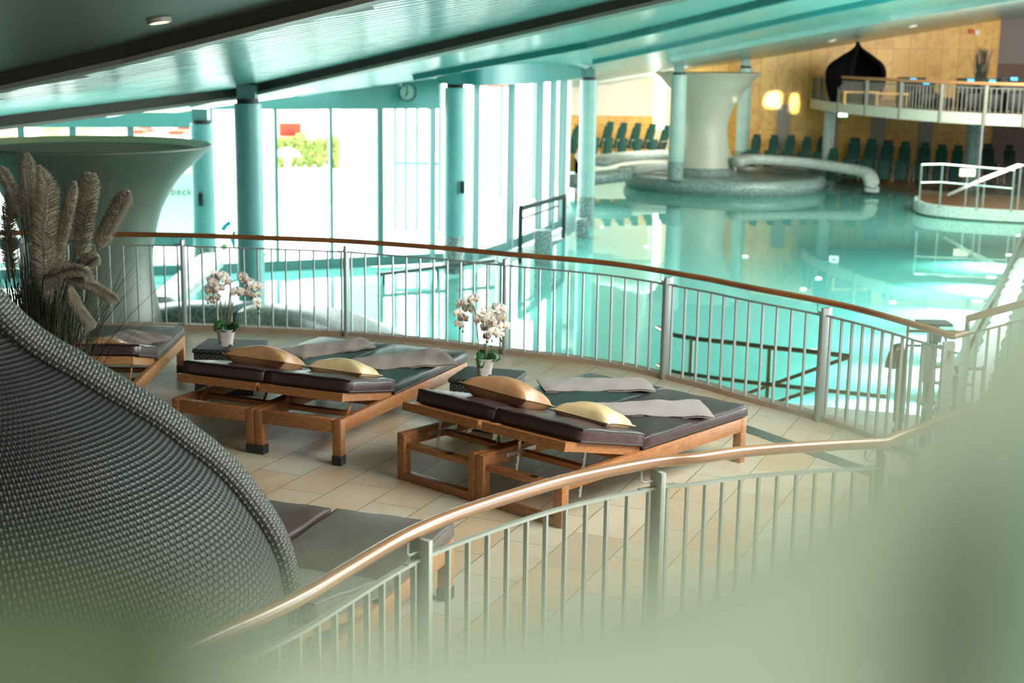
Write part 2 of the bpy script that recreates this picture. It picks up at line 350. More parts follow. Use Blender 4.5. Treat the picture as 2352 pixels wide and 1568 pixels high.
# dark inlay strip in the deck
pa, pb, pc, pd = G(1700, 979, .004), G(1733, 976, .004), G(2150, 1118, .004), G(2105, 1124, .004)
q0 = pa.lerp(pd, 0); strip = MB(); dirn = (G(2110, 1124)-G(1703, 982)); dirn.z = 0; nrm = Vector((-dirn.y, dirn.x, 0)).normalized()*.075
a, b = G(1640, 962), G(2110, 1122)
a, b = G(1712, 984), G(2120, 1128); a = a-(b-a)*.15; b = b+(b-a)*.5
strip.prism([(p.x, p.y) for p in (a-nrm, b-nrm, b+nrm, a+nrm)], -.01, .004)
tag(strip.build('trim_2', M['inlay'], smooth=False), kind='structure')
# ---------------------------------------------------------------- railings
def railing(name, label, path, posts_t, per, hm, pm, zt=.895, zb=.05, hr=.03, phook=1, extra=None, bw=.024, post=(.10, .03), group=None, path_h=None, cat='railing', zfloor=0, ztop=.955):
    t = thing(name, label, cat, path[0] - Vector((0, 0, 1)), group=group)
    MB().tube((path_h or path), hr, 12).build('handrail', hm, t)
    L_ = [0]
    for a, b in zip(path, path[1:]): L_.append(L_[-1]+(b-a).length)
    def at(d):
        for j in range(len(path)-1):
            if L_[j+1] >= d or j == len(path)-2:
                k = (d-L_[j])/(L_[j+1]-L_[j]); p = path[j].lerp(path[j+1], k); tt = (path[j+1]-path[j]).normalized(); return p, tt
    for i, d in enumerate(posts_t):
        p, tt = at(d); nn = Vector((-tt.y, tt.x, 0)).normalized(); rz = math.atan2(tt.y, tt.x)
        m4 = Matrix.Translation((p.x, p.y, 0)) @ Matrix.Rotation(rz, 4, 'Z')
        MB().box((0, .0, (zfloor+ztop)/2), (post[1], post[0], ztop-zfloor), m4, bev=.004).build('post', pm, t)
        hk = [m4 @ Vector(v) for v in ((-.10, 0, .965), (-.10, 0, .92), (-.085, 0, .905), (-.01, 0, .905))]
        MB().tube(hk, .006, 6).build('bracket', pm, t)
        for s in (-1, 1):
            MB().box((s*.06, 0, zt+.004), (.10, .03, .012), m4).build('clamp', pm, t)
    for a, b in zip(posts_t, posts_t[1:]):
        seg = [at(a+.05+(b-a-.1)*k/10)[0] for k in range(11)]
        MB().sweep([Vector((q.x, q.y, zt)) for q in seg], [(-.013, -.007), (.013, -.007), (.013, .007), (-.013, .007)]).build('top_rail', pm, t, smooth=False)
        for k in range(per):
            q, tt = at(a+.055+(b-a-.11)*k/(per-1)); m4 = Matrix.Translation((q.x, q.y, 0)) @ Matrix.Rotation(math.atan2(tt.y, tt.x), 4, 'Z')
            MB().box((0, 0, (zt+zb)/2), (bw*.55, bw, zt-zb), m4).build('baluster', pm, t, smooth=False)
    return t
def arc_at(path, px_list):        # arclengths where the path projects nearest to given image columns
    L_ = [0]
    for a, b in zip(path, path[1:]): L_.append(L_[-1]+(b-a).length)
    out = []
    def prx(p):
        d = p-CAM; return 1176+F*d.dot(_r)/d.dot(_f)
    for X in px_list:
        for j in range(len(path)-1):
            x0, x1 = prx(path[j]), prx(path[j+1])
            if (x0-X)*(x1-X) <= 0 and x0 != x1: out.append(L_[j]+(L_[j+1]-L_[j])*(X-x0)/(x1-x0)); break
    return out
stair_b = [G(2188, 772, 1.0), G(2221, 764, 1.0)]
sb3 = Vector((stair_b[1].x, stair_b[1].y, 1.105)); sb4 = V(2352, 697, stair_b[1].y-.35); sb5 = sb4+(sb4-sb3)*1.2
hpath = br + [stair_b[1]-Vector((0, 0, .0)), sb3, sb4, sb5]
pt = arc_at(br, [48, 418, 795, 1163, 1537, 1900, 2181])
railing('curved_railing', 'grey metal railing with brown wooden handrail along the pool edge of the lounge deck', br, pt, 12, M['rail_wood'], M['steel_paint2'], path_h=hpath, hr=.027, zt=.885)
fpt = arc_at(fr_, [10, 440, 968, 1513, 2030])
stair_f = [G(2036, 1016, 1.0), G(2062, 1003, 1.02)]
sf3 = V(2114, 985, stair_f[1].y+.02); sf4 = V(2352, 895, stair_f[1].y+.1); sf5 = sf4+(sf4-sf3)*1.0
railing('curved_railing', 'pale grey metal railing with glossy wooden handrail curving across the foreground', fr_, fpt, 12, M['rail_front'], M['steel_paint'], path_h=fr_+[stair_f[1], sf3, sf4, sf5], hr=.030, zt=.865)
# stair balusters under rising handrails
for nm, lb, pts, mt in (('stair_railing', 'grey stair railing rising at the right end of the pool side rail', [sb3, sb4, sb5], M['steel_paint2']), ('stair_railing', 'hazy pale stair railing rising to the right behind the big green leaf', [sf3, sf4, sf5], M['steel_paint'])):
    t = thing(nm, lb, 'railing', pts[0]-Vector((0, 0, 1)))
    pp = resample(pts, 12)
    MB().sweep([p-Vector((0, 0, .12)) for p in pp], [(-.013, -.007), (.013, -.007), (.013, .007), (-.013, .007)]).build('top_rail', mt, t, smooth=False)
    for i, p in enumerate(pp):
        MB().box((p.x, p.y, p.z-.55), (.03 if i == 0 else .013, .10 if i == 0 else .024, .86)).build('post' if i == 0 else 'baluster', mt, t, smooth=False)
# stairs going up to the right between them
st = MB(); 
for i in range(7):
    x0 = 2.55+.3*i
    st.prism([(x0-.55, gap_f.y+.15), (x0+.3-.55, gap_f.y+.15), (x0+.3+.5, gap_b.y), (x0+.5, gap_b.y)], 0, .16*(i+1))
tag(st.build('stone_steps', M['tiles'], smooth=False), 'sandstone steps rising between the two stair railings at the right', 'stairs')
# ---------------------------------------------------------------- loungers
def slab(x0, x1, y0, y1, z0, z1, crown=.015, rr=.022, nx=10, ny=14):
    mb = MB(); mb.local = True; ring = []
    lv = [(z0, .7), (z0+rr*.3, .15), (z0+rr, 0), (z1-rr, 0), (z1-rr*.3, .2), (z1, .9)]
    def edge_pts(ins):
        a, b, c, d = x0+ins, x1-ins, y0+ins, y1-ins; P = []
        for i in range(nx): P.append((a+(b-a)*i/nx, c))
        for i in range(ny): P.append((b, c+(d-c)*i/ny))
        for i in range(nx): P.append((b-(b-a)*i/nx, d))
        for i in range(ny): P.append((a, d-(d-c)*i/ny))
        return P
    k = 2*(nx+ny); vs = []
    for z, f in lv:
        vs += [(x, y, z + (.0025*math.sin(x*23+y*17) if z > z0+rr else 0)) for x, y in edge_pts(rr*f)]
    fs = [(a*k+i, a*k+(i+1) % k, (a+1)*k+(i+1) % k, (a+1)*k+i) for a in range(len(lv)-1) for i in range(k)]
    fs.append(tuple(range(k-1, -1, -1))); mb.add(vs, fs)
    # top crown
    a, b, c, d = x0+rr*.9, x1-rr*.9, y0+rr*.9, y1-rr*.9; vs = []
    for j in range(ny+1):
        for i in range(nx+1):
            u, v = 2*i/nx-1, 2*j/ny-1; x, y = a+(b-a)*i/nx, c+(d-c)*j/ny
            cr_ = crown*(1-u*u*u*u)*(1-abs(v)**6); ed = max(abs(u), abs(v)) > .999
            vs.append((x, y, z1+cr_+(.0025*math.sin(x*23+y*17) if ed else .004*math.sin(x*9+y*7)*(1-u*u)*(1-v*v)+.0025*math.sin(x*23+y*17)*max(abs(u), abs(v))**4)))
    mb.add(vs, [(j*(nx+1)+i, j*(nx+1)+i+1, (j+1)*(nx+1)+i+1, (j+1)*(nx+1)+i) for j in range(ny) for i in range(nx)])
    return mb, edge_pts(.001)
def pip(pts, z, zf=0):
    m_ = MB(); m_.local = True; m_.tube([(x, y, z+(.0025*math.sin(x*23+y*17))*zf) for x, y in pts], .005, 5, closed=True); return m_
def lmb():
    m_ = MB(); m_.local = True; return m_
H = .34; HINGE = .84
def make_lounger(label, W=.73, L_=1.95, ang=13.5, sled=False, wood='wood', lt='leather', group=None, caps=True, bs=(.05, .17), bt=None):
    t = thing('sun_lounger', label, 'sun lounger', group=group); w = M[wood]; lm = M[lt]; lw = .07
    for x in (.0225+.002, W-.0245):
        lmb().box((x, L_/2, H-.05), (.045, L_-.005, .10), bev=.004).build('side_rail', w, t)
    for (x, y) in ((lw/2, lw/2), (W-lw/2, lw/2), (lw/2, L_-lw/2), (W-lw/2, L_-lw/2)):
        g = lmb().box((x, y, (H-.004)/2), (lw, lw, H-.004), bev=.004).build('leg', w, t)
        if caps and not sled: lmb().box((x, y, .035), (lw+.006, lw+.006, .07)).build('leg_cap', M['metal_dark'], g, smooth=False)
    if sled:
        lmb().box((W/2, .035, .03), (W-.142, .062, .06), bev=.004).build('floor_rail', w, t)
        lmb().box((W/2, .06, H-.09), (W-.142, .07, .04), bev=.004).build('cross_rail', w, t)
        lmb().box((W*.62, .06, H-.067), (.05, .03, .004)).build('maker_plate', M['metal_dark'], t)
    else:
        lmb().box((W/2, .03, H-.052), (W-.142, .055, .10), bev=.004).build('head_rail', w, t)
        lmb().box((W/2, .035, H-.0005), (.03, .02, .004)).build('screw_plate', M['notch'], t)
    lmb().box((W/2, L_-.03, H-.052), (W-.142, .05, .10), bev=.004).build('foot_rail', w, t)
    for y in (.45, HINGE, 1.3): lmb().box((W/2, y, H-.075), (W-.092, .06, .035)).build('cross_rail', w, t, smooth=False)
    sl = lmb()
    for i in range(int((L_-HINGE-.2)/.115)): sl.box((W/2, HINGE+.08+i*.115, H-.012), (W-.095, .07, .02))
    sl.build('slats', w, t, smooth=False)
    # backrest, turning about the hinge
    T = Matrix.Translation((0, HINGE, H-.025)) @ Matrix.Rotation(math.radians(-ang), 4, 'X')
    bl = (HINGE-bs[0])/math.cos(math.radians(ang)); bc = (HINGE-bs[1])/math.cos(math.radians(ang))
    bx = lmb()
    bf = bx
    for x in (.055, W-.055): bf.box((x, -bl/2, .02), (.04, bl, .06), T)
    bf.box((W/2, -bl+.0, .02), (W-.03, .035, .06), T)
    for i in range(6): bf.box((W/2, -.08-i*.12, .035), (W-.15, .07, .02), T)
    bf.build('backrest_frame', w, t, smooth=False)
    for x in (.09, W-.10):
        p0 = T @ Vector((x, -bl*.62, -.0)); p1 = Vector((x, p0.y-.02 - (.03 if sled else .12), .12 if sled else H-.09))
        st_ = lmb(); st_.bar(p0, p1, .006, .022, up=Vector((0, 1, 0)))
        dd = (p1-p0)
        for k in range(5): c = p0+dd*(.2+.16*k)+Vector((0, -.014, 0)); st_.box(c, (.006, .012, .012))
        st_.build('support_strut', M['notch'] if sled else w, t, smooth=False)
    if sled: lmb().bar((.05, .25, H-.05), (.05, .55, H-.05), .008, .03).build('slide_strip', M['notch'], t, smooth=False)
    # cushions
    mb, ep = slab(.005, W-.005, HINGE+.01, L_+.012, H+.002, H+.092, crown=.022); o = mb.build('mattress', lm, t, auto=0)
    pip(ep, H+.080, 1).build('piping', M['pipe'], o); pip(ep, H+.016).build('piping', M['pipe'], o)
    mb, ep = slab(.005, W-.005, -bc, -.015, .05, .152, crown=.016, ny=10); mb.v = [T @ v for v in mb.v]; o = mb.build('backrest_cushion', M[bt] if bt else lm, t, auto=0)
    for z, zf in ((.140, 1), (.063, 0)):
        q = pip(ep, z, zf); q.v = [T @ v for v in q.v]; q.build('piping', M['pipe'], o)
    return t
def place(t, p, rz): t.location = (p.x, p.y, 0); t.rotation_euler = (0, 0, rz)
def pair(headL, headR, footR, zref, labels, **kw):
    a, b, c = (G(*headL, zref), G(*headR, zref), G(*footR, zref)); ux = (b-a); W = ux.length/2
    uy = (c-b); L_ = uy.length; uy.normalize(); rz = math.atan2(uy.y, uy.x)-PI/2
    out = []
    xdir = Vector((math.cos(rz), math.sin(rz), 0)); print('pair', W, L_, math.degrees(rz), ux.normalized().dot(uy))
    for i, lb in enumerate(labels):
        k = dict(kw); k.update(kw.get('each', [{}, {}])[i]); k.pop('each', None)
        t = make_lounger(lb, W=W-.004, L_=L_, **k); place(t, b-xdir*(W*(2-i)), rz); out.append(t)
    return out
PB2 = pair((917, 1098), (1290, 1215), (1712, 1060), 0, ['sun lounger with wooden sled base and raised backrest next to the front wicker table', 'dark aubergine sun lounger with wooden sled base, nearest the foreground handrail'], sled=True, each=[dict(lt='leather2', bt='leather'), {}], group='reclining sun loungers in pairs on the deck')
PB1 = pair((402, 912), (783, 966), (1074, 832), H, ['left lounger of the middle pair, capped wooden legs, beside the rear wicker table', 'right lounger of the middle pair, capped wooden leg in front'], lt='leather2', wood='wood2', ang=11.5, bs=(.07, .13), each=[dict(bt='leather', wood='wood'), dict(bt='leather', wood='wood')], group='reclining sun loungers in pairs on the deck')
# single lounger at the left
fr1, hr1 = G(425, 770, H), G(300, 893, H); uy = (fr1-hr1).normalized(); rz = math.atan2(uy.y, uy.x)-PI/2; xd = Vector((math.cos(rz), math.sin(rz), 0))
LA = make_lounger('sun lounger half hidden behind the pampas grass at the far left', W=.80, L_=1.95, lt='leather_c', bt='leather', wood='wood2', group='reclining sun loungers in pairs on the deck')
o_ = fr1-uy*1.95-xd*.80; place(LA, o_, rz)
# front pair, lower left
f1 = G(1043, 1222, H); d1 = G(905, 1330, H); uy = (f1-d1).normalized(); rz = math.atan2(uy.y, uy.x)-PI/2; xd = Vector((math.cos(rz), math.sin(rz), 0)); print('C', math.degrees(rz))
CRZ = math.radians(-18.5); f1 = G(1045, 1198, .44)
uy = Vector((-math.sin(CRZ), math.cos(CRZ), 0)); xd = Vector((math.cos(CRZ), math.sin(CRZ), 0))
for i, (lb, lt, sh) in enumerate((('taupe lounger in the lower left, seen between the wicker pod and the foreground handrail', 'leather_c', 0), ('brown lounger partly hidden by the woven rim of the pod', 'leather_b', .0))):
    t = make_lounger(lb, W=.72, L_=1.5 if i else 1.85, lt=lt, wood='wood2', ang=12, bs=(.07, .13), group='reclining sun loungers in pairs on the deck')
    place(t, f1-uy*(1.5 if i else 1.85)-xd*(.725*(i+1)+.02*i), CRZ)
# ---------------------------------------------------------------- pillows
def pillow(c, rz, w, d, h, m, label, tilt=(0, 0), name='pillow'):
    n = 18; vs = []; fs = []
    for s in (1, -1):
        for j in range(n+1):
            for i in range(n+1):
                u, v = 2*i/n-1, 2*j/n-1
                px_ = u*(1-.19*(1-v*v))*w/2*(1.0); py_ = v*(1-.19*(1-u*u))*d/2
                th = (max(0, 1-u*u)*max(0, 1-v*v))**.42
                wr = .11*math.sin(7*u+3*v)*math.sin(5*v-2*u)*(abs(u)**2+abs(v)**2)*th
                vs.append((px_, py_, s*h/2*(th+wr)))
    k = (n+1)**2
    for j in range(n):
        for i in range(n):
            a = j*(n+1)+i; fs.append((a, a+1, a+n+2, a+n+1)); fs.append((k+a, k+a+n+1, k+a+n+2, k+a+1))
    M4 = Matrix.Rotation(tilt[0], 4, 'X') @ Matrix.Rotation(tilt[1], 4, 'Y')
    t = thing(name, label, 'cushion', c, rz, group='leatherette pillows on the loungers')
    mb = lmb(); mb.add([M4 @ Vector(v) for v in vs], fs); o = mb.build('cover', m, t, auto=0)
    rim = []
    for a in range(4):
        for q in range(n):
            s = 2*q/n-1; u, v = ((s, -1), (1, s), (-s, 1), (-1, -s))[a]
            rim.append(M4 @ Vector((u*(1-.19*(1-v*v))*w/2, v*(1-.19*(1-u*u))*d/2, 0)))
    mb = lmb(); mb.tube(rim, .0045, 5, closed=True); mb.build('seam', m, t)
    return t
ZM = H+.10
def on_lounger(t, x, y):            # world point on a lounger top, local x (across) and y (head to foot)
    ang = math.radians(13.5); z = ZM+.01 if y > HINGE else H+.15+(HINGE-y)*math.tan(ang)
    m = world(t) @ Vector((x, y, z)); return m
def put_pillow(t, px, py, w, d, h, m, label, rz, tilt):
    z = H+.15+.10; p = G(px, py, z); pillow(p, rz, w, d, h, m, label, tilt)
R2 = PB2[0].rotation_euler[2]; R1 = PB1[0].rotation_euler[2]
def pil(px, py, z, rz, *a, **k): return pillow(G(px, py, z), rz, *a, **k)
pil(1165, 905, .60, R2+.12, .58, .38, .24, M['gold'], 'brown gold pillow on the raised backrest beside the front wicker table', tilt=(math.radians(-18), math.radians(4)))
pil(1362, 958, .55, R2+.08, .47, .35, .20, M['cream'], 'pale yellow pillow on the aubergine lounger nearest the foreground', tilt=(math.radians(-14), math.radians(3)))
pil(610, 826, .59, R1+.05, .55, .38, .22, M['gold'], 'brown gold pillow on the lounger beside the rear wicker table', tilt=(math.radians(-16), math.radians(2)))
pil(790, 851, .55, R1+.05, .48, .36, .19, M['cream'], 'pale yellow pillow on the right lounger of the middle pair', tilt=(math.radians(-14), math.radians(2)))
pil(228, 799, .55, LA.rotation_euler[2]+.2, .54, .40, .18, M['gold'], 'orange gold pillow on the far left lounger behind the grass', tilt=(math.radians(-10), math.radians(2)))
# ---------------------------------------------------------------- blankets
def blanket(corners, m, label, z=ZM+.025, th=.022, seed=0, bend=0):
    rnd = random.Random(seed); P = [G(x, y, z) for x, y in corners]     # a(head-near left) b c d around
    a, b, c, d = P; nu, nv = 26, 8
    t = thing('folded_blanket', label, 'blanket', (a+b+c+d)/4-Vector((0, 0, th)), group='folded blankets on the loungers')
    for lay in range(2):
        vs = []; fs = []; off = lay*(th*.55); ins = .0 if lay else .006
        for s in (1, 0):
            for j in range(nv+1):
                for i in range(nu+1):
                    u, v = i/nu, j/nv; uu = ins*.5+u*(1-ins); p = (a.lerp(d, uu)).lerp(b.lerp(c, uu), v)
                    wig = .012*math.sin(5*u+seed)*(v-.5)+.006*math.sin(17*u+3*v+seed*2)
                    side = (b-a).normalized(); p = p+side*wig
                    e = min(1, 20*min(v, 1-v)+.35)*min(1, 30*min(u, 1-u)+.35)
                    dz = .006*math.sin(9*u+2+seed)*math.sin(4*v+1)+.004*math.sin(23*u+7*v)
                    vs.append((p.x, p.y, z-.02+off+(th*.5*e if s else 0)+max(dz, -.004)+bend*math.sin(PI*u)*0))
        k = (nu+1)*(nv+1)
        for j in range(nv):
            for i in range(nu):
                q = j*(nu+1)+i; fs.append((q, q+1, q+nu+2, q+nu+1)); fs.append((k+q, k+q+nu+1, k+q+nu+2, k+q+1))
        for i in range(nu):
            fs.append((i, k+i, k+i+1, i+1)); q = nv*(nu+1)+i; fs.append((q, q+1, k+q+1, k+q))
        for j in range(nv):
            q = j*(nu+1); fs.append((q, q+nu+1, k+q+nu+1, k+q)); q += nu; fs.append((q, k+q, k+q+nu+1, q+nu+1))
        mb = MB(); mb.add(vs, fs); mb.build('fold', m, t, auto=60)
blanket([(1360, 924), (1402, 950), (1642, 956), (1606, 914)], M['blanket2'], 'grey folded blanket on the aubergine lounger', seed=1)
blanket([(1232, 868), (1252, 897), (1507, 893), (1478, 865)], M['blanket2'], 'grey folded blanket on the green black lounger beside the front table', seed=2)
blanket([(634, 800), (695, 822), (862, 792), (832, 773)], M['blanket'], 'taupe folded blanket on the left lounger of the middle pair', seed=3)
blanket([(798, 824), (856, 847), (1052, 832), (1010, 797)], M['blanket'], 'taupe folded blanket on the right lounger of the middle pair', seed=4)
blanket([(210, 782), (292, 797), (398, 772), (300, 754)], M['blanket'], 'brown folded blanket on the far left lounger', seed=5)
# ---------------------------------------------------------------- wicker tables
def wtable(a, b, zt, label, depth=None):
    a, b = G(*a, zt), G(*b, zt); u = (b-a); w = u.length; rz = math.atan2(u.y, u.x); dp = depth or w
    t = thing('wicker_table', label, 'side table', (a.x, a.y, 0), rz, group='woven cube side tables')
    lmb().box((w/2, dp/2, zt/2-.02), (w-.02, dp-.02, zt-.04), bev=.012).build('body', M['wicker'], t)
    lmb().box((w/2, dp/2, zt-.02), (w, dp, .04), bev=.012).build('table_top', M['wicker'], t)
    return t, w, rz
T1, w1, rz1 = wtable((440, 801), (583, 806), .40, 'dark wicker cube table with orchid between the left and middle loungers', .48)
T2, w2, rz2 = wtable((1028, 868), (1172, 880), .40, 'dark wicker cube table with orchid behind the front pair of loungers', .48)
for x, y, s, lb in ((1118, 1004, .20, 'dark covered book lying on the floor under the front pair of loungers'), (1065, 990, .15, 'small dark covered book by the base of the front wicker table')):
    p = G(x, y, 0); t = thing('book', lb, 'book', p, R2+.2)
    lmb().box((0, 0, .03), (s*.97, s*.7, .05)).build('pages', M['paper'], t, smooth=False)
    for z in (.003, .058): lmb().box((0, 0, z), (s, s*.75, .005)).build('book_cover', M['black'], t, smooth=False)
# ---------------------------------------------------------------- orchids
def petal(c, dirv, nrm, L_, W, cup=.15):
    mb = []; side = nrm.cross(dirv).normalized(); n = 6; vs = [c]; out = []
    for i in range(1, n+1):
        t = i/n; wd = W*math.sin(PI*min(.97, t**.8))*.5+.001; cen = c+dirv*(L_*t)+nrm*(cup*L_*t*t)
        out.append((cen-side*wd+nrm*wd*.25, cen, cen+side*wd+nrm*wd*.25))
    v = [c]; f = []
    for a, b, d in out: v += [a, b, d]
    f += [(0, 1, 2), (0, 2, 3)]
    for i in range(n-1):
        q = 1+3*i; f += [(q, q+3, q+4, q+1), (q+1, q+4, q+5, q+2)]
    return v, f
def flower(t, c, s, seed):
    r = random.Random(seed); face = (CAM-c).normalized()+Vector((r.uniform(-.5, .5), r.uniform(-.3, .3), r.uniform(-.5, .3))); face.normalize()
    up = Vector((0, 0, 1)); side = up.cross(face).normalized(); up = face.cross(side)
    mb = MB(); roll = r.uniform(-.3, .3)
    for a, L_, W in ((90, .9, .75), (210, .9, .7), (330, .9, .7), (20, 1.0, 1.25), (160, 1.0, 1.25)):
        an = math.radians(a)+roll; d = side*math.cos(an)+up*math.sin(an); v, f = petal(c, d, face, L_*s, W*s, .12 if a not in (20, 160) else .05)
        if a in (20, 160): v = [q+face*.003 for q in v]
        mb.add(v, f)
    o = mb.build('flower', M['petal'], t, auto=0); sm = o.modifiers.new('s', 'SOLIDIFY'); sm.thickness = .0012
    MB().ball(c+face*.006-up*.004, s*.17, 8, (1, 1, 1.2)).build('lip', M['petal_c'], o)
def orchid(potpx, pw_top, zt, label, flowers, buds, stems, leaves, loc3):
    base = G(*potpx, zt); sc = (base-CAM).dot(_f)/F
    t = thing('potted_orchid', label, 'orchid', base, group='white orchids on the side tables')
    # pot: square tapering with little feet and scalloped base
    prof = [(.105, .0), (.108, .02), (.115, .05), (.15, .165), (.155, .17), (.15, .172), (.143, .165), (.12, .06), (0.001, .055)]
    s = pw_top*sc/.31; k = 32; mb = MB(); vs = []
    for r, z in prof:
        for i in range(k):
            a = 2*PI*i/k+.35; q = (abs(math.cos(a))**4+abs(math.sin(a))**4)**-.25
            zz = z; 
            if z <= .02: zz = z+.022*max(0, math.cos(4*(a)) *-1+.2) if True else z
            vs.append(base+Vector((r*q*math.cos(a)*s, r*q*math.sin(a)*s, zz*s*1.7)))
    mb.add(vs, [(a*k+i, a*k+(i+1) % k, (a+1)*k+(i+1) % k, (a+1)*k+i) for a in range(len(prof)-1) for i in range(k)])
    mb.build('pot', M['pot'], t)
    MB().lathe([(.0, .26*s), (.10*s, .265*s), (.13*s, .25*s), (.12*s, .2*s)], base, 16).build('soil', M['stem'], t)
    Y = base.y; r = random.Random(len(flowers))
    P = lambda x, y, dy=0: V(x, y, Y+dy)
    for st_, m_, rad in stems: MB().tube(spline([P(x, y) for x, y in st_], 5), rad, 6).build('stem', m_, t)
    for lf in leaves:
        pts = [P(x, y, dy) for x, y, dy in lf]; pts = resample(spline(pts, 6), 9); mb = MB(); vs = []
        for i, p in enumerate(pts):
            tt = (pts[min(i+1, 8)]-pts[max(i-1, 0)]).normalized(); sd = tt.cross(Vector((.3, -1, .5))).normalized(); wd = .042*math.sin(PI*(.12+.85*i/8))+.001
            nn = sd.cross(tt)
            vs += [p-sd*wd+nn*.01, p, p+sd*wd+nn*.01]
        mb.add(vs, [(3*i+q, 3*i+q+1, 3*i+q+4, 3*i+q+3) for i in range(8) for q in (0, 1)])
        o = mb.build('leaf', M['leaf'], t, auto=0); sm = o.modifiers.new('s', 'SOLIDIFY'); sm.thickness = .003
    for i, (x, y, f) in enumerate(flowers): flower(t, P(x, y, r.uniform(-.05, .04)), .052*f, i*7+len(flowers))
    for x, y in buds: MB().ball(P(x, y), .009, 8, (1, 1, 1.3)).build('bud', M['leaf'], t)
z5 = lambda l: [(1000+x/6.533, 660+y/6.533, f) for x, y, f in l]
z5b = lambda l: [(1000+x/6.533, 660+y/6.533) for x, y in l]
orchid((1113, 862), 44, .40, 'white orchid in a white pot on the front wicker table',
    z5([(380, 240, 1), (500, 205, 1), (590, 180, 1.05), (490, 315, 1.15), (350, 395, .95), (425, 455, 1.1), (350, 535, .8), (400, 580, .5), (690, 375, .9), (665, 480, 1.1), (765, 595, 1.1), (860, 560, 1.2), (840, 400, 1.05), (915, 300, .9), (985, 330, 1.05), (1000, 450, 1.05), (1030, 590, 1.1), (880, 680, 1.1), (770, 740, .75), (990, 710, .6), (910, 480, 1.0), (820, 490, 1.0)]),
    z5b([(370, 615), (415, 660), (850, 800), (910, 745), (785, 815), (840, 885), (990, 800)]),
    [(z5b([(660, 1030), (645, 800), (615, 500), (580, 290), (500, 270), (450, 380), (430, 520), (415, 640)]), M['stem'], .0035), (z5b([(755, 1070), (735, 700), (720, 520), (780, 400), (900, 380), (950, 520), (980, 780)]), M['stem'], .0035), (z5b([(765, 1070), (765, 640), (770, 310)]), M['stake'], .004), (z5b([(770, 1060), (725, 850), (740, 640), (800, 560), (830, 700), (850, 860)]), M['stem'], .0035), (z5b([(660, 1020), (625, 650), (580, 300)]), M['stake'], .004)],
    [[(1000+x/6.533, 660+y/6.533, d) for x, y, d in l] for l in ([(750, 1040, 0), (690, 1050, -.04), (680, 1120, -.08), (695, 1210, -.09)], [(760, 1050, 0), (830, 1060, -.03), (890, 1075, -.05), (915, 1110, -.05)], [(770, 1050, 0), (860, 1015, .05), (910, 1030, .06), (955, 1090, .06)], [(740, 1040, 0), (690, 1005, .04), (620, 1018, .06)])], None)
z4 = lambda l: [(330+x/4.126, 420+y/4.126, f) for x, y, f in l]
z4b = lambda l: [(330+x/4.126, 420+y/4.126) for x, y in l]
orchid((520, 793), 42, .40, 'white orchid with arching sprays in a white pot on the rear wicker table',
    z4([(675, 860, .8), (645, 910, 1), (680, 915, 1), (660, 950, 1), (638, 1020, 1.15), (725, 1000, 1), (620, 1100, .7), (695, 1085, .95), (655, 1125, .6), (748, 880, 1), (780, 920, 1), (800, 945, .8), (935, 890, 1), (955, 915, 1), (1010, 945, 1.05), (1030, 970, 1), (1075, 985, 1.1), (960, 1030, 1), (1010, 1060, 1), (880, 1030, 1.3), (1085, 1055, .6), (1070, 1120, .9), (1075, 1165, .8)]),
    z4b([(610, 1135), (650, 1165), (1090, 1190), (1090, 1235), (1060, 1080)]),
    [(z4b([(745, 1360), (735, 1180), (715, 1000), (700, 900), (680, 900), (660, 1050), (640, 1130)]), M['stem'], .0035), (z4b([(790, 1360), (805, 1150), (820, 1000), (850, 930), (920, 925), (1030, 1020), (1065, 1090)]), M['stem'], .0035), (z4b([(825, 1360), (850, 1120), (920, 1065), (1000, 1085), (1060, 1150), (1090, 1220)]), M['stem'], .0035), (z4b([(745, 1360), (725, 1130)]), M['stake'], .005), (z4b([(815, 1360), (840, 1140)]), M['stake'], .005), (z4b([(800, 1340), (822, 920)]), M['stake'], .0035), (z4b([(760, 1350), (785, 960), (770, 900)]), M['stem'], .0035)],
    [[(330+x/4.126, 420+y/4.126, d) for x, y, d in l] for l in ([(780, 1370, 0), (730, 1345, -.03), (690, 1370, -.05), (680, 1405, -.05)], [(790, 1370, 0), (840, 1375, -.04), (880, 1360, -.05), (915, 1385, -.05)], [(790, 1370, 0), (830, 1350, .04), (870, 1345, .05)], [(790, 1365, 0), (760, 1380, -.07), (730, 1375, -.08)])], None)
# ---------------------------------------------------------------- woven onion pod at the left
AX = V(-100, 1200, 5.55); AX = Vector((AX.x, AX.y, 0))
OUT = [(0, 580), (38, 649), (72, 700), (107, 742), (148, 783), (193, 816), (241, 845), (303, 890), (372, 935), (427, 976), (465, 1014), (507, 1047), (565, 1105), (609, 1163), (645, 1217), (678, 1286), (696, 1362), (706, 1417), (711, 1475), (712, 1540)]
POD = [(.02, 3.45), (.035, 3.25), (.06, 3.05)]
for x, y in OUT:
    d = ray(x, y); h = Vector((d.x, d.y)); tt = (AX.x*h.x+AX.y*h.y)/h.length_squared; q = Vector((d.x*tt, d.y*tt)); POD.append(((q-Vector((AX.x, AX.y))).length-.08-.08*max(0, min(1, (1030-y)/350)), CAM.z+d.z*tt))
POD = [q for q in POD if q[1] > .2]; _r9 = POD[-1][0]; POD += [(_r9, .12), (_r9-.03, .05), (_r9-.08, .01)]
print([(round(a,2),round(b,2)) for a,b in POD])
def pod_r(z, prof):
    for (r0, z0), (r1, z1) in zip(prof, prof[1:]):
        if z1 <= z <= z0: k = (z0-z)/(z0-z1); return r0+(r1-r0)*k
    return prof[0][0]
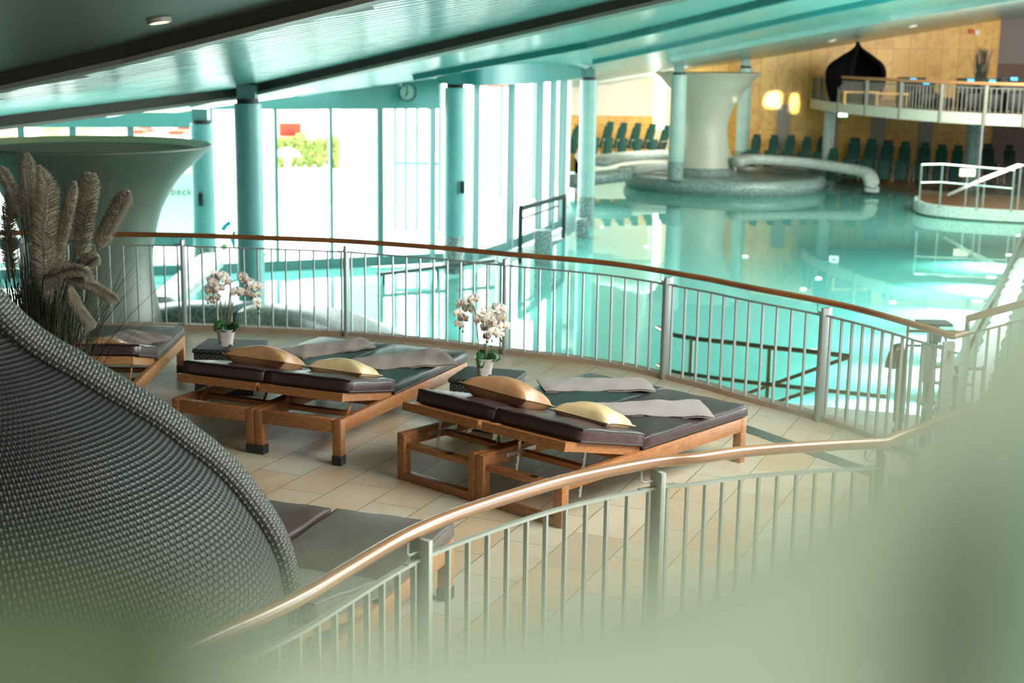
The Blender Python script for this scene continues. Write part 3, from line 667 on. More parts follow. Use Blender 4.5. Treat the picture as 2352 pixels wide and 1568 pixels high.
def make_pod(name, label, cat, base, prof, m, mrim, face_ang, detail=True, sc=1.0):
    t = thing(name, label, cat, base)
    pts = resample(spline([Vector((r, 0, z)) for r, z in prof], 5), 44 if detail else 24); k = 96 if detail else 40
    op = math.radians(38); mb = MB(); cum = 0; lens = [0]
    for a, b in zip(pts, pts[1:]): cum += (b-a).length; lens.append(cum)
    vs = []; uv = {}
    for j, p in enumerate(pts):
        for i in range(k+1):
            half = PI-op*min(1, max(0, (2.3/ (1) - 0)))
            a = face_ang+op+(2*PI-2*op)*i/k
            uv[len(vs)] = (i/k*.92, lens[j]*41)
            vs.append(Vector(base)+Vector((p.x*sc*math.cos(a), p.x*sc*math.sin(a), p.z*sc)))
    mb.add(vs, [(a*(k+1)+i, a*(k+1)+i+1, (a+1)*(k+1)+i+1, (a+1)*(k+1)+i) for a in range(len(pts)-1) for i in range(k)]); mb.uv = uv
    o = mb.build('shell', m, t, auto=0)
    for s, nm in ((1, 'rim'), (-1, 'rim')):
        path = []
        a = face_ang+s*op
        for p in pts: path.append(Vector(base)+Vector((p.x*sc*math.cos(a), p.x*sc*math.sin(a), p.z*sc)))
        mb = MB(); n = len(path); kk = 14; vs = []; uv = {}
        for i, p in enumerate(path):
            tt = (path[min(i+1, n-1)]-path[max(i-1, 0)]).normalized(); rad = Vector((math.cos(a), math.sin(a), 0)); sd = tt.cross(rad).normalized(); nn = sd.cross(tt).normalized()
            ww = .10*sc*(.45+.55*min(1, i/14))
            for q in range(kk):
                b_ = 2*PI*q/kk; uv[len(vs)] = (q/kk*4.4, lens[i]*62); vs.append(p+nn*(ww*.8*math.cos(b_))+sd*(ww*1.3*math.sin(b_)))
        mb.add(vs, [(i*kk+q, i*kk+(q+1) % kk, (i+1)*kk+(q+1) % kk, (i+1)*kk+q) for i in range(n-1) for q in range(kk)]); mb.uv = uv
        ob = mb.build(nm, mrim, t, auto=0)
        if detail:
            a2 = face_ang+s*(op+.085)
            pp = [Vector(base)+Vector(((p.x*sc+.012)*math.cos(a2), (p.x*sc+.012)*math.sin(a2), p.z*sc)) for p in pts]
            MB().tube(pp, .012, 6).build('seam_cord', M['black_wicker'], t)
    return t
pod = make_pod('wicker_pod', 'large black woven onion shaped lounge pod filling the left foreground', 'pod seat', AX, POD, M['pod'], M['pod_rim'], math.radians(54))
MB().lathe([(0.01, .42), (1.0, .42), (1.08, .38), (1.1, .30), (1.08, .2), (.01, .2)], AX, 40).build('seat_cushion', M['leather'], pod)
# ---------------------------------------------------------------- pampas grass
pbase = V(105, 1100, 8.7); pbase.z = 0
pg = thing('pampas_grass', 'tall pampas grass with fluffy pale plumes behind the wicker pod', 'plant', pbase)
MB().lathe([(.15, 0), (.22, .02), (.26, .35), (.22, .62), (.24, .66), (.20, .66), (.18, .6)], pbase, 24).build('planter', M['black_wicker'], pg)
def blades(n, seed, hmin, hmax, spread, w, root, thin=1.0):
    r = random.Random(seed); mb = MB()
    for i in range(n):
        a = r.uniform(0, 2*PI); h = r.uniform(hmin, hmax); lean = r.gauss(0, spread)*h; b0 = Vector(root)+Vector((r.gauss(0, .08), r.gauss(0, .08), .5)); arch = r.uniform(0, .5)
        n_ = 7; pts = []
        for k in range(n_):
            t = k/(n_-1); pts.append(b0+Vector((math.cos(a)*lean*(t+arch*t*t*t), math.sin(a)*lean*(t+arch*t*t*t), h*(t-.35*arch*t*t*t*min(1, abs(lean))))))
        sd = Vector((math.sin(a), -math.cos(a), 0)); sd = (sd+Vector((1, 0, 0))*.8).normalized(); vs = []
        for k, p in enumerate(pts): ww = w*(1-(k/(n_-1))**2)+.0007; vs += [p-sd*ww, p+sd*ww]
        mb.add(vs, [(2*k, 2*k+1, 2*k+3, 2*k+2) for k in range(n_-1)])
    return mb
tag(blades(1700, 3, .5, 1.25, .22, .0035, pbase).build('foliage', M['grass'], pg, auto=0), kind='stuff')
tag(blades(110, 5, 1.2, 1.85, .17, .0028, pbase).build('long_blades', M['grass'], pg, auto=0), kind='stuff')
def plume(pts, wpx, seed, Y):
    P = resample(spline([V(x, y, Y) for x, y in pts], 6), 24); sc = Y/F; R_ = wpx*sc/2; r = random.Random(seed); mb = MB()
    n = len(P)
    for i in range(3200):
        t = r.random()**.8; j = min(n-2, int(t*(n-1))); p = P[j].lerp(P[j+1], t*(n-1)-j); tt = (P[j+1]-P[j]).normalized()
        a = r.uniform(0, 2*PI); e1 = tt.cross(Vector((0, 1, .1))).normalized(); e2 = tt.cross(e1); out = e1*math.cos(a)+e2*math.sin(a)
        prof = min(1, 4*(1-t)+.35)*min(1, 5*t+.3); ln = R_*prof*r.uniform(.9, 1.35)
        d = (out*.75-tt*-.9+Vector((0, 0, -.25))).normalized(); d = (out*.8+tt*.65+Vector((0, 0, -.2))).normalized(); q = p+d*ln; q2 = q+(tt*.3+Vector((0, 0, -.7))).normalized()*ln*.25
        sd = d.cross((CAM-p)).normalized()*.0009
        mb.add([p-sd, p+sd, q+sd*.7, q-sd*.7, q2], [(0, 1, 2, 3), (3, 2, 4)])
    core = MB()
    mb.tube([p for p in P], R_*.22, 8, scales=[min(1, 5*(1-i/(n-1))+.1)*min(1, 4*i/(n-1)+.3) for i in range(n)])
    o = mb.build('plume', M['plume'], pg, auto=0)
    root = Vector((pbase.x, pbase.y, .6)); MB().tube(spline([root, root.lerp(P[0], .6)+Vector((0, 0, .12)), P[0], P[3]], 5), .004, 5).build('plume_stem', M['grass'], o)
for i, (pts, w, Y) in enumerate([([(78, 545), (66, 450), (61, 352)], 34, 8.7), ([(105, 600), (95, 480), (82, 385)], 62, 8.9), ([(112, 700), (100, 560), (108, 440), (98, 400)], 55, 8.5), ([(128, 600), (148, 520), (170, 418)], 30, 8.6), ([(182, 610), (196, 500), (212, 400)], 44, 8.7), ([(168, 570), (186, 470), (200, 398)], 30, 8.9), ([(222, 575), (258, 500), (292, 440)], 40, 8.6), ([(52, 500), (25, 430), (0, 385)], 30, 8.5), ([(100, 640), (150, 620), (190, 622), (208, 650)], 32, 8.4), ([(150, 640), (200, 650), (240, 672), (268, 690)], 32, 8.4), ([(158, 650), (172, 690), (190, 720), (212, 750)], 34, 8.35), ([(170, 635), (195, 605), (222, 588)], 34, 8.5), ([(30, 640), (20, 520), (35, 430)], 40, 8.9), ([(128, 760), (135, 640), (122, 520)], 44, 9.0)]):
    plume(pts, w, i, Y)
# ================================================================ the hall
def st(o): return tag(o, kind='structure')
# water and basin
wb = MB(); wb.prism([(-26, 9.5), (26, 9.5), (26, 57), (-26, 57)], -3.15, -3.05); st(wb.build('floor_pool', M['basin'], smooth=False))
wm = MB(); wm.add([(-11.5, 9.8, ZW), (7.0, 9.8, ZW), (13.6, 34, ZW), (24, 56, ZW), (1.75, 56, ZW), (1.75, 38.2, ZW), (.9, 34.3, ZW), (-.2, 31.4, ZW), (-11.5, 29.4, ZW)], [(0, 1, 2, 3, 4, 5, 6, 7, 8)])
wo = wm.build('pool_water', M['water'], smooth=False); tag(wo, 'turquoise pool water filling the hall below the deck', 'water', kind='stuff')
# ceiling
gx, gy = 70, 50; mb = MB(); X0, X1, Y0, Y1 = -26, 26, -3, 58
for j in range(gy+1):
    for i in range(gx+1):
        x, y = X0+(X1-X0)*i/gx, Y0+(Y1-Y0)*j/gy; mb.v.append(Vector((x, y, ceil_z(x, y))))
def outside(x, y): return (x < -.4 and y > 31.8) or (x < -8 and y > 30.4) or (x < 1.6 and y > 34.2 + (x+.4)*1.2)
mb.f = [(j*(gx+1)+i, (j+1)*(gx+1)+i, (j+1)*(gx+1)+i+1, j*(gx+1)+i+1) for j in range(gy) for i in range(gx) if not outside(X0+(X1-X0)*(i+.5)/gx, Y0+(Y1-Y0)*(j+.5)/gy)]
o = mb.build('ceiling', [M['ceil'], M['ceil_matt']])
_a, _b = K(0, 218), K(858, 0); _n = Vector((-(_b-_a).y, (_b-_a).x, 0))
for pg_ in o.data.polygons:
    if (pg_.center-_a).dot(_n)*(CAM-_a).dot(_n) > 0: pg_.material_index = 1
sm = o.modifiers.new('s', 'SOLIDIFY'); sm.thickness = .25; sm.offset = -1; st(o)
if world and o.data.polygons[0].normal.z > 0: sm.offset = -1
# beams along the ceiling
def beam(i, px, w, d, m, lip=True, ext0=0, ext1=0, lm=None):
    P = [K(x, y, -d) for x, y in px]
    if ext0: P[0] = P[0]+(P[0]-P[1]).normalized()*ext0
    if ext1: P[-1] = P[-1]+(P[-1]-P[-2]).normalized()*ext1
    mb = MB()
    mb.sweep([p+Vector((0, 0, d/2+.02)) for p in P], [(-w/2, -d/2), (w/2, -d/2), (w/2, d/2), (-w/2, d/2)])
    o = st(mb.build('trim_%d' % i, m, smooth=False))
    if lip: MB().sweep([p+Vector((0, 0, .0)) for p in P], [(-w/2-.03, -.03), (w/2+.03, -.03), (w/2+.03, .02), (-w/2-.03, .02)]).build('beam_lip', lm or M['beam_lip'], o, smooth=False)
    return P
beam(3, [(-60, 218), (300, 139), (858, 0)], .16, .15, M['beam'], ext0=5, ext1=3)
b2 = beam(4, [(-30, 296), (293, 256), (551, 224), (800, 169), (1500, 10)], .22, .15, M['beam'], ext0=3, ext1=6)
beam(5, [(1003, 178), (1350, 114), (1500, 80), (1826, 2)], .12, .14, M['beam_teal'], lip=False, ext0=.5, ext1=6)
beam(6, [(1364, 150), (1500, 122), (1862, 42), (2043, 6)], .12, .13, M['beam_teal'], lip=False, ext1=6)
beam(7, [(1545, 142), (1700, 112), (2043, 50), (2352, 0)], .22, .14, M['column_pale'], lip=False, ext1=6)
# columns
def column(px, Y, D, zb, zg, m, label, ytop=None, gm='granite', cap=True, over=None, box_px=None):
    c = V(px, 300, Y); c.z = 0; R_ = D/2; zt = over if over else ceil_z(c.x, c.y)-.30
    t = thing('column', label, 'column', (c.x, c.y, zb), group='round columns carrying the roof')
    MB().lathe([(R_, zg), (R_, zt), (R_*.9, zt), (0.01, zt)], (c.x, c.y, 0), 28).build('shaft', m, t)
    MB().lathe([(R_*1.015, zb), (R_*1.015, zg), (R_, zg+.004)], (c.x, c.y, 0), 28).build('granite_foot', M[gm], t)
    if cap:
        MB().lathe([(.01, zt), (R_*.8, zt), (R_*.8, zt+.08), (.01, zt+.08)], (c.x, c.y, 0), 20).build('cap_plate', M['black'], t)
        MB().box((c.x, c.y, zt+.19), (.30, .30, .22)).build('beam_saddle', M['mullion'], t, smooth=False)
    if box_px: 
        b = V(box_px[0], box_px[1], Y-R_-.03); MB().box(b, (.09, .06, .26), bev=.01).build('loudspeaker', M['metal_dark'], t)
    return c
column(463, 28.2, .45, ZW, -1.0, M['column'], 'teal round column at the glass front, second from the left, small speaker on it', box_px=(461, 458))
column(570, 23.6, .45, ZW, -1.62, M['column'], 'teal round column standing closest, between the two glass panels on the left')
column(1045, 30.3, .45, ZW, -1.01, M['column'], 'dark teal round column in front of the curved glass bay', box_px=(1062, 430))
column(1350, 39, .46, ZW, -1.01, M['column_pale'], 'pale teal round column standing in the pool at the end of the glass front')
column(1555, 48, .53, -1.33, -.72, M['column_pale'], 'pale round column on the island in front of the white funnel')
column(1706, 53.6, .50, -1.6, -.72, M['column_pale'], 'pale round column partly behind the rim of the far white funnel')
# facade
FP = [G(-250, 646, ZW), G(490, 628, ZW), G(830, 611, ZW), G(1100, 597, ZW), G(1200, 560, ZW), G(1297, 515, ZW)]
fp_hi = [Vector((p.x, p.y, 1.2)) for p in FP]
ms = [-170, 38, 157, 292, 485, 628, 756, 870, 990, 1092, 1173, 1238, 1268, 1292]
mw_ = [.13, .13, .13, .13, .05, .06, .06, .13, .13, .15, .17, .2, .2, .3]
arc = arc_at(fp_hi, ms)
Lf = [0]
for a, b in zip(FP, FP[1:]): Lf.append(Lf[-1]+(b-a).length)
def fat(d):
    for j in range(len(FP)-1):
        if Lf[j+1] >= d or j == len(FP)-2:
            k = (d-Lf[j])/(Lf[j+1]-Lf[j]); return FP[j].lerp(FP[j+1], k), (FP[j+1]-FP[j]).normalized()
def wtop(x): return 1.26 if x < 480 else 1.62 if x < 1000 else 2.23
for i, (d, x, w) in enumerate(zip(arc, ms, mw_)):
    p, tt = fat(d); zt = wtop(x+5); nn = Vector((-tt.y, tt.x, 0))
    t = thing('window_%d' % (i+1), None, None, (p.x, p.y, ZW)); tag(t, kind='structure')
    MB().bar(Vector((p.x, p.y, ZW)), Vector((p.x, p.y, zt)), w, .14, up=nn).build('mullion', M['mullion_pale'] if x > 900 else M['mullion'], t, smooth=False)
    if i < len(arc)-1:
        q, _ = fat(arc[i+1]); mb = MB(); nn2 = Vector((0, .006, 0)); a, b = Vector((p.x, p.y, ZW)), Vector((q.x, q.y, ZW)); za, zb_ = Vector((p.x, p.y, zt)), Vector((q.x, q.y, zt))
        mb.add([a, b, zb_, za], [(0, 1, 2, 3)]); mb.build('pane', M['glass'], t, smooth=False)
        if x > 400:
            MB().bar(a+Vector((0, 0, .10)), b+Vector((0, 0, .10)), .12, .22).build('sill', M['mullion'], t, smooth=False)
        else:
            for zz, hh in ((-1.08, .22), (ZW+.1, .2)): MB().bar(Vector((a.x, a.y, zz)), Vector((b.x, b.y, zz)), .14, hh).build('transom', M['mullion'], t, smooth=False)
# header above the windows
def header(i, d0, d1, z0, m, n=10, off=0.0, ztop=None):
    mb = MB(); vs = []
    for k in range(n+1):
        p, tt = fat(d0+(d1-d0)*k/n); nn = Vector((tt.y, -tt.x, 0))*(.1+off); p = p+nn
        vs += [(p.x, p.y, z0), (p.x, p.y, (ztop or ceil_z(p.x, p.y)+.05)), (p.x-nn.x*2.4, p.y-nn.y*2.4, z0), (p.x-nn.x*2.4, p.y-nn.y*2.4, (ztop or ceil_z(p.x, p.y)+.05))]
    mb.add(vs, [f for k in range(n) for f in ((4*k, 4*k+4, 4*k+5, 4*k+1), (4*k+2, 4*k+3, 4*k+7, 4*k+6), (4*k, 4*k+2, 4*k+6, 4*k+4))])
    return st(mb.build('wall_%s' % i, m, smooth=False))
a490 = arc_at(fp_hi, [485])[0]; a1003 = arc_at(fp_hi, [1003])[0]
header('front_left', 0, a490, 1.26, M['fascia']); header('front_middle', a490, a1003, 1.62, M['fascia'])
# curved drum fascia over the bay
dp = spline([V(1003, 185, 30.4), V(1100, 190, 29.6), V(1200, 185, 31.0), V(1290, 178, 34.5), V(1332, 168, 38), V(1340, 160, 40.5), V(1310, 160, 42)], 6); mb = MB(); n = len(dp)
for p in dp: mb.v += [Vector((p.x, p.y, 2.2)), Vector((p.x, p.y, ceil_z(p.x, p.y)+.1+.15))]
mb.f = [(2*k, 2*k+2, 2*k+3, 2*k+1) for k in range(n-1)]
mb.f.append(tuple(2*k for k in range(n))[::-1])
st(mb.build('wall_bay', M['beam_teal'], auto=60))
# clock
cp, tt = fat(arc_at(fp_hi, [935])[0]); cc = V(935, 212, cp.y-.28); rzc = math.atan2(tt.y, tt.x)
ck = thing('wall_clock', 'round wall clock with green rim on the teal band above the windows', 'clock', cc)
def disc(c, r, th, k=28):
    m4 = Matrix.Translation(c) @ Matrix.Rotation(rzc, 4, 'Z') @ Matrix.Rotation(PI/2, 4, 'X'); mb = MB(); mb.lathe([(.001, -th), (r, -th), (r, th), (.001, th)], k=k); mb.v = [m4 @ v for v in mb.v]; return mb
disc(cc, .185, .02).build('clock_face', mat('clock_face', (.45, .62, .56), .4), ck)
mb = MB(); mb.lathe([(.18, -.04), (.205, -.04), (.205, .04), (.18, .04), (.18, -.04)], k=32); m4 = Matrix.Translation(cc) @ Matrix.Rotation(rzc, 4, 'Z') @ Matrix.Rotation(PI/2, 4, 'X'); mb.v = [m4 @ v for v in mb.v]; mb.build('clock_rim', M['decal_dk'], ck)
ex = Vector((math.cos(rzc), math.sin(rzc), 0)); ey = Vector((ex.y, -ex.x, 0)); mb = MB()
for k in range(12):
    a = PI*k/6; d = ex*math.sin(a)+Vector((0, 0, math.cos(a))); mb.bar(cc+ey*.03+d*.135, cc+ey*.03+d*.172, .018, .006, up=ey)
mb.build('hour_marks', M['decal_dk'], ck, smooth=False)
for a, l, w, nm in ((PI*2*(-2/60), .15, .014, 'minute_hand'), (PI*2*(6.95/12), .10, .02, 'hour_hand')):
    d = ex*math.sin(a)+Vector((0, 0, math.cos(a))); MB().bar(cc+ey*.04-d*.02, cc+ey*.04+d*l, w, .006, up=ey).build(nm, M['black'], ck, smooth=False)
# walls at the back
YB = 55.0
def wallq(name, x0, x1, z0, z1, Y, m, th=.1):
    mb = MB(); mb.prism([(x0, Y), (x1, Y), (x1, Y+th), (x0, Y+th)], z0, z1); return st(mb.build(name, m, smooth=False))
xw = lambda px, Y=YB: V(px, 250, Y).x
mb = MB(); a, b = xw(1560), xw(2280); mb.prism([(a, YB), (b, YB), (b, YB+.1), (a, YB+.1)], -1.9, [ceil_z(a, YB)+.1, ceil_z(b, YB)+.1, ceil_z(b, YB)+.1, ceil_z(a, YB)+.1]); st(mb.build('wall_back', M['panel'], smooth=False))
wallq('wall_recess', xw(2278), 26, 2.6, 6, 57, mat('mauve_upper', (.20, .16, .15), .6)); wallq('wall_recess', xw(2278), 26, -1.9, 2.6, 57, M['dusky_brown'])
wallq('wall_return', xw(2279), xw(2282), -1.9, 4.4, YB-.02, M['panel'], 2.0)
ZP = -1.05
wallq('wall_white', xw(1290, 57), xw(1500, 57), .35, 2.6, 57, M['white']); wallq('wall_wainscot', xw(1290, 57), xw(1500, 57), -1.9, .35, 56.98, M['panel'])
wallq('wall_pale', xw(1498, 57), xw(1566, 57), -1.9, 2.9, 57.3, M['outwhite'])
wallq('wall_far_left', 1.55, 1.7, -1.9, 2.0, 44, M['white'], 13); 
for k, (px0, px1) in enumerate(((1785, 1816), (1903, 1926), (2004, 2037), (2115, 2146))):
    wallq('door_%d' % (k+1), xw(px0), xw(px1), -1.65, .62 if k else .95, YB-.04, mat('grey_panel', (.30, .26, .21), .5), .03)
wallq('door_5', xw(1503, 57), xw(1536, 57), ZP, 2.35, 57.0, mat('door_frame_pale', (.55, .6, .52), .4), .05); wallq('window_20', xw(1510, 57), xw(1528, 57), ZP+.9, 2.2, 56.96, emit('daylit_pane', (.9, 1, 1), 1.6), .02)
# back floors
pf = [G(1880, 398, -1.65), G(2000, 418, -1.65), G(2110, 436, -1.65), G(2352, 452, -1.65)]
mb = MB(); mb.prism([(p.x, p.y) for p in pf]+[(26, pf[-1].y), (26, 57), (pf[0].x-1, 57)], -3, -1.65); st(mb.build('floor_back', M['floor_brown'], smooth=False))
mb = MB(); mb.prism([(2.4, 53.4), (7.3, 53.0), (11, 53.9), (13, 54), (13, 57), (2.4, 57)], -3, ZP-.25); mb.prism([(2.4, 53.2), (8.2, 52.9), (8.2, 57), (2.4, 57)], -3, ZP); st(mb.build('floor_platform', M['white'], smooth=False))
# funnels
def funnel(px, py, Y, prof_px, zref_px, label, gran=None):
    c = V(px, py, Y); sc = Y/F*1.0; P = []
    for xr, y in prof_px:
        z = V(px, y, Y).z; P.append(Vector(((xr-px)*sc, 0, z)))
    P = spline(P, 4); prof = [(max(.01, p.x), p.z) for p in P]
    t = thing('funnel_lamp', label, 'funnel', (c.x, c.y, prof[-1][1]), group='white plaster trumpet shaped funnels')
    rim = prof[0][0]; zr = prof[0][1]
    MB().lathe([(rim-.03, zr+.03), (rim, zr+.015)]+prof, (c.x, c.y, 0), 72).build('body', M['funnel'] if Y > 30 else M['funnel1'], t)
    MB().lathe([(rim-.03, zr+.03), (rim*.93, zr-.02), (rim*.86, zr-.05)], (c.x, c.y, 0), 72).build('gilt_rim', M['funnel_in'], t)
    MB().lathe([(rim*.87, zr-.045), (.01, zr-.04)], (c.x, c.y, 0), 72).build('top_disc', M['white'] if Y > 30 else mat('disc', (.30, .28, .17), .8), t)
    if gran: MB().lathe(gran, (c.x, c.y, 0), 40).build('granite_foot', M['granite'], t)
    return c
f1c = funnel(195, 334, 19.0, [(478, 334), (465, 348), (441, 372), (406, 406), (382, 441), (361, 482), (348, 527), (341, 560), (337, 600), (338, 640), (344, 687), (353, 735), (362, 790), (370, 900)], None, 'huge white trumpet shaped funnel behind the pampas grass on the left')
f2c = funnel(1626, 169, 51.0, [(1747, 168), (1732, 181), (1717, 199), (1703, 217), (1688, 246), (1679, 272), (1676, 293), (1679, 326), (1685, 348), (1690, 372), (1692, 382)], None, 'white trumpet shaped funnel standing on the granite island far away', gran=[(1.07, -1.4), (1.07, -1.12), (1.0, -1.1)])
# island ring
ic = V(1663, 400, 50.8)
t = thing('granite_island', 'round granite island with rounded rim in the middle of the pool', 'island', (ic.x, ic.y, ZW))
R_ = 3.55
MB().lathe([(.01, -1.42), (R_-.45, -1.42), (R_-.42, -1.36), (R_-.25, -1.30), (R_-.08, -1.34), (R_, -1.45), (R_+.02, -1.6), (R_-.05, -1.75), (R_-.2, -1.9)], (ic.x, ic.y, 0), 72).build('granite_rim', M['granite'], t)
# granite benches
def bench(name, label, pts, w, h, m, legs=()):
    k = 14; prof = [((abs(math.cos(a))**.6)*math.copysign(1, math.cos(a))*w/2, (abs(math.sin(a))**.6)*math.copysign(1, math.sin(a))*h/2) for a in [2*PI*i/k for i in range(k)]]
    o = MB().sweep(spline(pts, 6), prof).build(name, m, auto=0); return tag(o, label, 'pool ledge')
bench('granite_bench', 'long pale granite ledge curving in front of the green chairs', [V(1692, 372, 50), V(1735, 366, 50.6), (V(1850, 374, 50.4)), V(1950, 388, 49.5), V(1990, 398, 48.9), V(2002, 420, 48.5), V(2002, 440, 48.5)], .5, .36, M['granite_pale'])
bench('granite_bench', 'granite ledge at the pool edge right of the glass front', [V(1312, 416, 46.5), V(1345, 412, 47), V(1400, 405, 47.5), V(1440, 400, 48)], .6, .44, M['granite'])
bench('granite_bench', 'pale rounded ledge in the sun left of the island', [V(1375, 372, 50), V(1420, 362, 51), V(1500, 356, 52), V(1580, 358, 52.5)], .9, .32, M['granite_pale'])
bench('granite_bench', 'low pale ledge meeting the island on its left side', [V(1440, 392, 50), V(1500, 384, 51), V(1560, 384, 51)], .9, .3, M['granite_pale'])
bench('granite_bench', 'granite ledge below the left glass front, behind the rear orchid', [V(385, 735, 20.5), V(430, 734, 20), V(500, 734, 19.8), V(572, 738, 19.6)], .9, .52, M['granite'])
bench('granite_bench', 'pale granite ledge sloping down to the right behind the railing', [V(575, 742, 19.4), V(660, 744, 19.2), V(760, 758, 18.5), V(850, 800, 17.2), V(900, 850, 16)], .9, .50, M['granite_pale'])
bench('pool_slide_edge', 'pale sloping pool ledge rising towards the left glass front', [V(360, 712, 21), V(410, 668, 23), V(470, 612, 26.5), V(484, 600, 27.5)], .5, .34, M['granite_pale'])
# pedestals and dark handrail by the glass end
for px0, px1, yt, yb_, Y, lb in ((1228, 1268, 530, 574, 31.5, 'short granite pedestal in the water beside the dark handrail'), (1324, 1352, 504, 546, 36.2, 'narrow granite pedestal at the foot of the pale column')):
    a, b = V(px0, yt, Y), V(px1, yt, Y); zb_ = ZW-.3
    tag(MB().box(((a.x+b.x)/2, Y+.2, (a.z+zb_)/2), (b.x-a.x, .4, a.z-zb_), bev=.02).build('granite_pedestal', M['granite'], auto=30), lb, 'pedestal')
t = thing('pool_handrail', 'dark square handrail by the corner of the glass front', 'handrail', V(1195, 560, 31.5))
A1, A2 = V(1196, 478, 31.8), V(1296, 450, 36.2)
MB().bar(A1, A2, .09, .11).build('handrail', M['metal_dark'], t, smooth=False)
MB().bar(A1-Vector((0, 0, .24)), A2-Vector((0, 0, .2))-(A2-A1)*.15, .04, .04).build('lower_rail', M['metal_dark'], t, smooth=False)
for p in (A1, A2): MB().bar(p, Vector((p.x, p.y, ZW)), .1, .08, up=Vector((0, 1, 0))).build('post', M['metal_dark'], t, smooth=False)
t = thing('pool_handrail', 'dark low rail floating along the sill of the glass front', 'handrail', V(870, 632, 28.8))
Q1, Q2 = V(868, 630, 28.5), V(1135, 598, 30.2)
MB().bar(Q1, Q2, .07, .07).build('handrail', M['metal_dark'], t, smooth=False)
for k in (.05, .5, .95): q = Q1.lerp(Q2, k); MB().bar(q, Vector((q.x, q.y, ZW-.2)), .05, .05, up=Vector((0, 1, 0))).build('post', M['metal_dark'], t, smooth=False)
# ---------------------------------------------------------------- gallery
ZGB = .9
gp = [G(x, y, ZGB) for x, y in ((1872, 238), (1863, 243), (1866, 247), (1885, 251), (1920, 256), (1990, 264), (2070, 272), (2160, 279), (2260, 285), (2352, 289), (2480, 294))]
gs = spline(gp[1:], 5)
poly = [(p.x, p.y) for p in gs]+[(26, gs[-1].y), (26, 57), (xw(1880), YB-.02), (gs[0].x, min(YB-.05, gs[0].y+1))]
mb = MB(); mb.prism(poly, ZGB, 1.18); gf = mb.build('floor_gallery', M['floor_brown'], smooth=False); st(gf)
fs_ = MB(); fs_.sweep([Vector((p.x, p.y, 1.05)) for p in gs], [(-.06, -.17), (.06, -.17), (.06, .17), (-.06, .17)]); st(fs_.build('trim_20', mat('gallery_fascia', (.72, .72, .6), .5)))
gr = [Vector((p.x, p.y, 2.1)) for p in gs]
t = thing('gallery_railing', 'curved gallery railing with thin grey bars and a wooden handrail, far right', 'railing', gr[0]-Vector((0, 0, 1)))
MB().tube([gr[0]+Vector((.4, 1.5, 0))]+gr, .05, 8).build('handrail', mat('orange_rail', (.60, .28, .12), .35), t)
PX = [1865, 1886, 1928, 1991, 2070, 2163, 2264, 2356]
ga = arc_at(gr, PX[1:]); ga = [0.05]+ga
Lg = [0]
for a, b in zip(gr, gr[1:]): Lg.append(Lg[-1]+(b-a).length)
def gat(d):
    for j in range(len(gr)-1):
        if Lg[j+1] >= d or j == len(gr)-2: return gr[j].lerp(gr[j+1], (d-Lg[j])/(Lg[j+1]-Lg[j]))
gm = mat('gallery_steel', (.17, .165, .13), .4)
for i, d in enumerate(ga):
    p = gat(d); MB().box((p.x-.0, p.y-.1, (ZGB-.04+2.05)/2), (.10, .12, 2.05-ZGB+.04)).build('post', gm, t, smooth=False)
for a, b in zip(ga, ga[1:]):
    MB().bar(gat(a)+Vector((0, -.08, -.13)), gat(b)+Vector((0, -.08, -.13)), .03, .04).build('top_rail', gm, t, smooth=False)
    n = max(3, min(14, int((b-a)/.15)))
    for k in range(1, n): p = gat(a+(b-a)*k/n); MB().box((p.x, p.y-.08, 1.52), (.022, .02, .92)).build('baluster', gm, t, smooth=False)
for px, Y, w, lb in ((1904, 52.5, .42, 'granite clad column under the left end of the gallery'), (2240, 49.5, .52, 'granite clad column under the gallery near the steps at the right')):
    c = V(px, 300, Y); tag(MB().lathe([(w/2, -1.7), (w/2, ZGB+.02)], (c.x, c.y, 0), 24, cap=True).build('column', M['granite_pale' if px < 2000 else 'granite']), lb, 'column')
# pod on the gallery
dc = V(1961, 240, 51.2); dc.z = 1.18; s_ = 51.2/F
DP = [(max(.01, r*s_), V(1961, y, 51.2).z-1.18) for r, y in ((.5, 96), (3, 101), (8, 109), (16, 116), (27, 123), (42, 134), (57, 145), (65, 157), (67, 170), (66, 190), (60, 215), (52, 236))]
DP[-1] = (DP[-1][0], .01)
make_pod('wicker_pod', 'black onion shaped lounge pod standing on the far gallery', 'pod seat', dc, DP, M['pod_black'], M['pod_black'], math.radians(-75), detail=False)
# gallery furniture
def gbox(px, y, Y, w, h, d, label, name='lounge_chair', cat='chair', tagc=True, back=True):
    p = V(px, y, Y); p.z = 1.18; t = thing(name, label, cat, p, group=None)
    MB().box((p.x, p.y, 1.18+h*.28), (w, d, h*.5), bev=.04).build('seat', M['black'], t)
    if back:
        m4 = Matrix.Translation((p.x, p.y+d*.42, 1.18+h*.5)) @ Matrix.Rotation(math.radians(-12), 4, 'X')
        MB().box((0, 0, 0), (w, .14, h), m4, bev=.04).build('backrest', M['black'], t)
    for sx in (-.42, .42): MB().box((p.x+sx*w, p.y-d*.4, 1.18+h*.05), (.05, .05, h*.1)).build('leg', M['chair_frame'], t)
    if tagc: MB().box((p.x, p.y+d*.28, 1.18+h*.92), (.22, .03, .10)).build('blue_tag', M['screen'], t)
gbox(2100, 220, 50.2, 1.0, .95, 1.0, 'black lounge chair with blue tag in the middle of the gallery')
gbox(2130, 222, 49.3, .7, .85, .8, 'black lounge chair next to the middle gallery chair, tilted back')
gbox(2168, 230, 48.4, .46, .62, .5, 'small black cube stool on the gallery', name='stool', cat='stool', tagc=False, back=False)
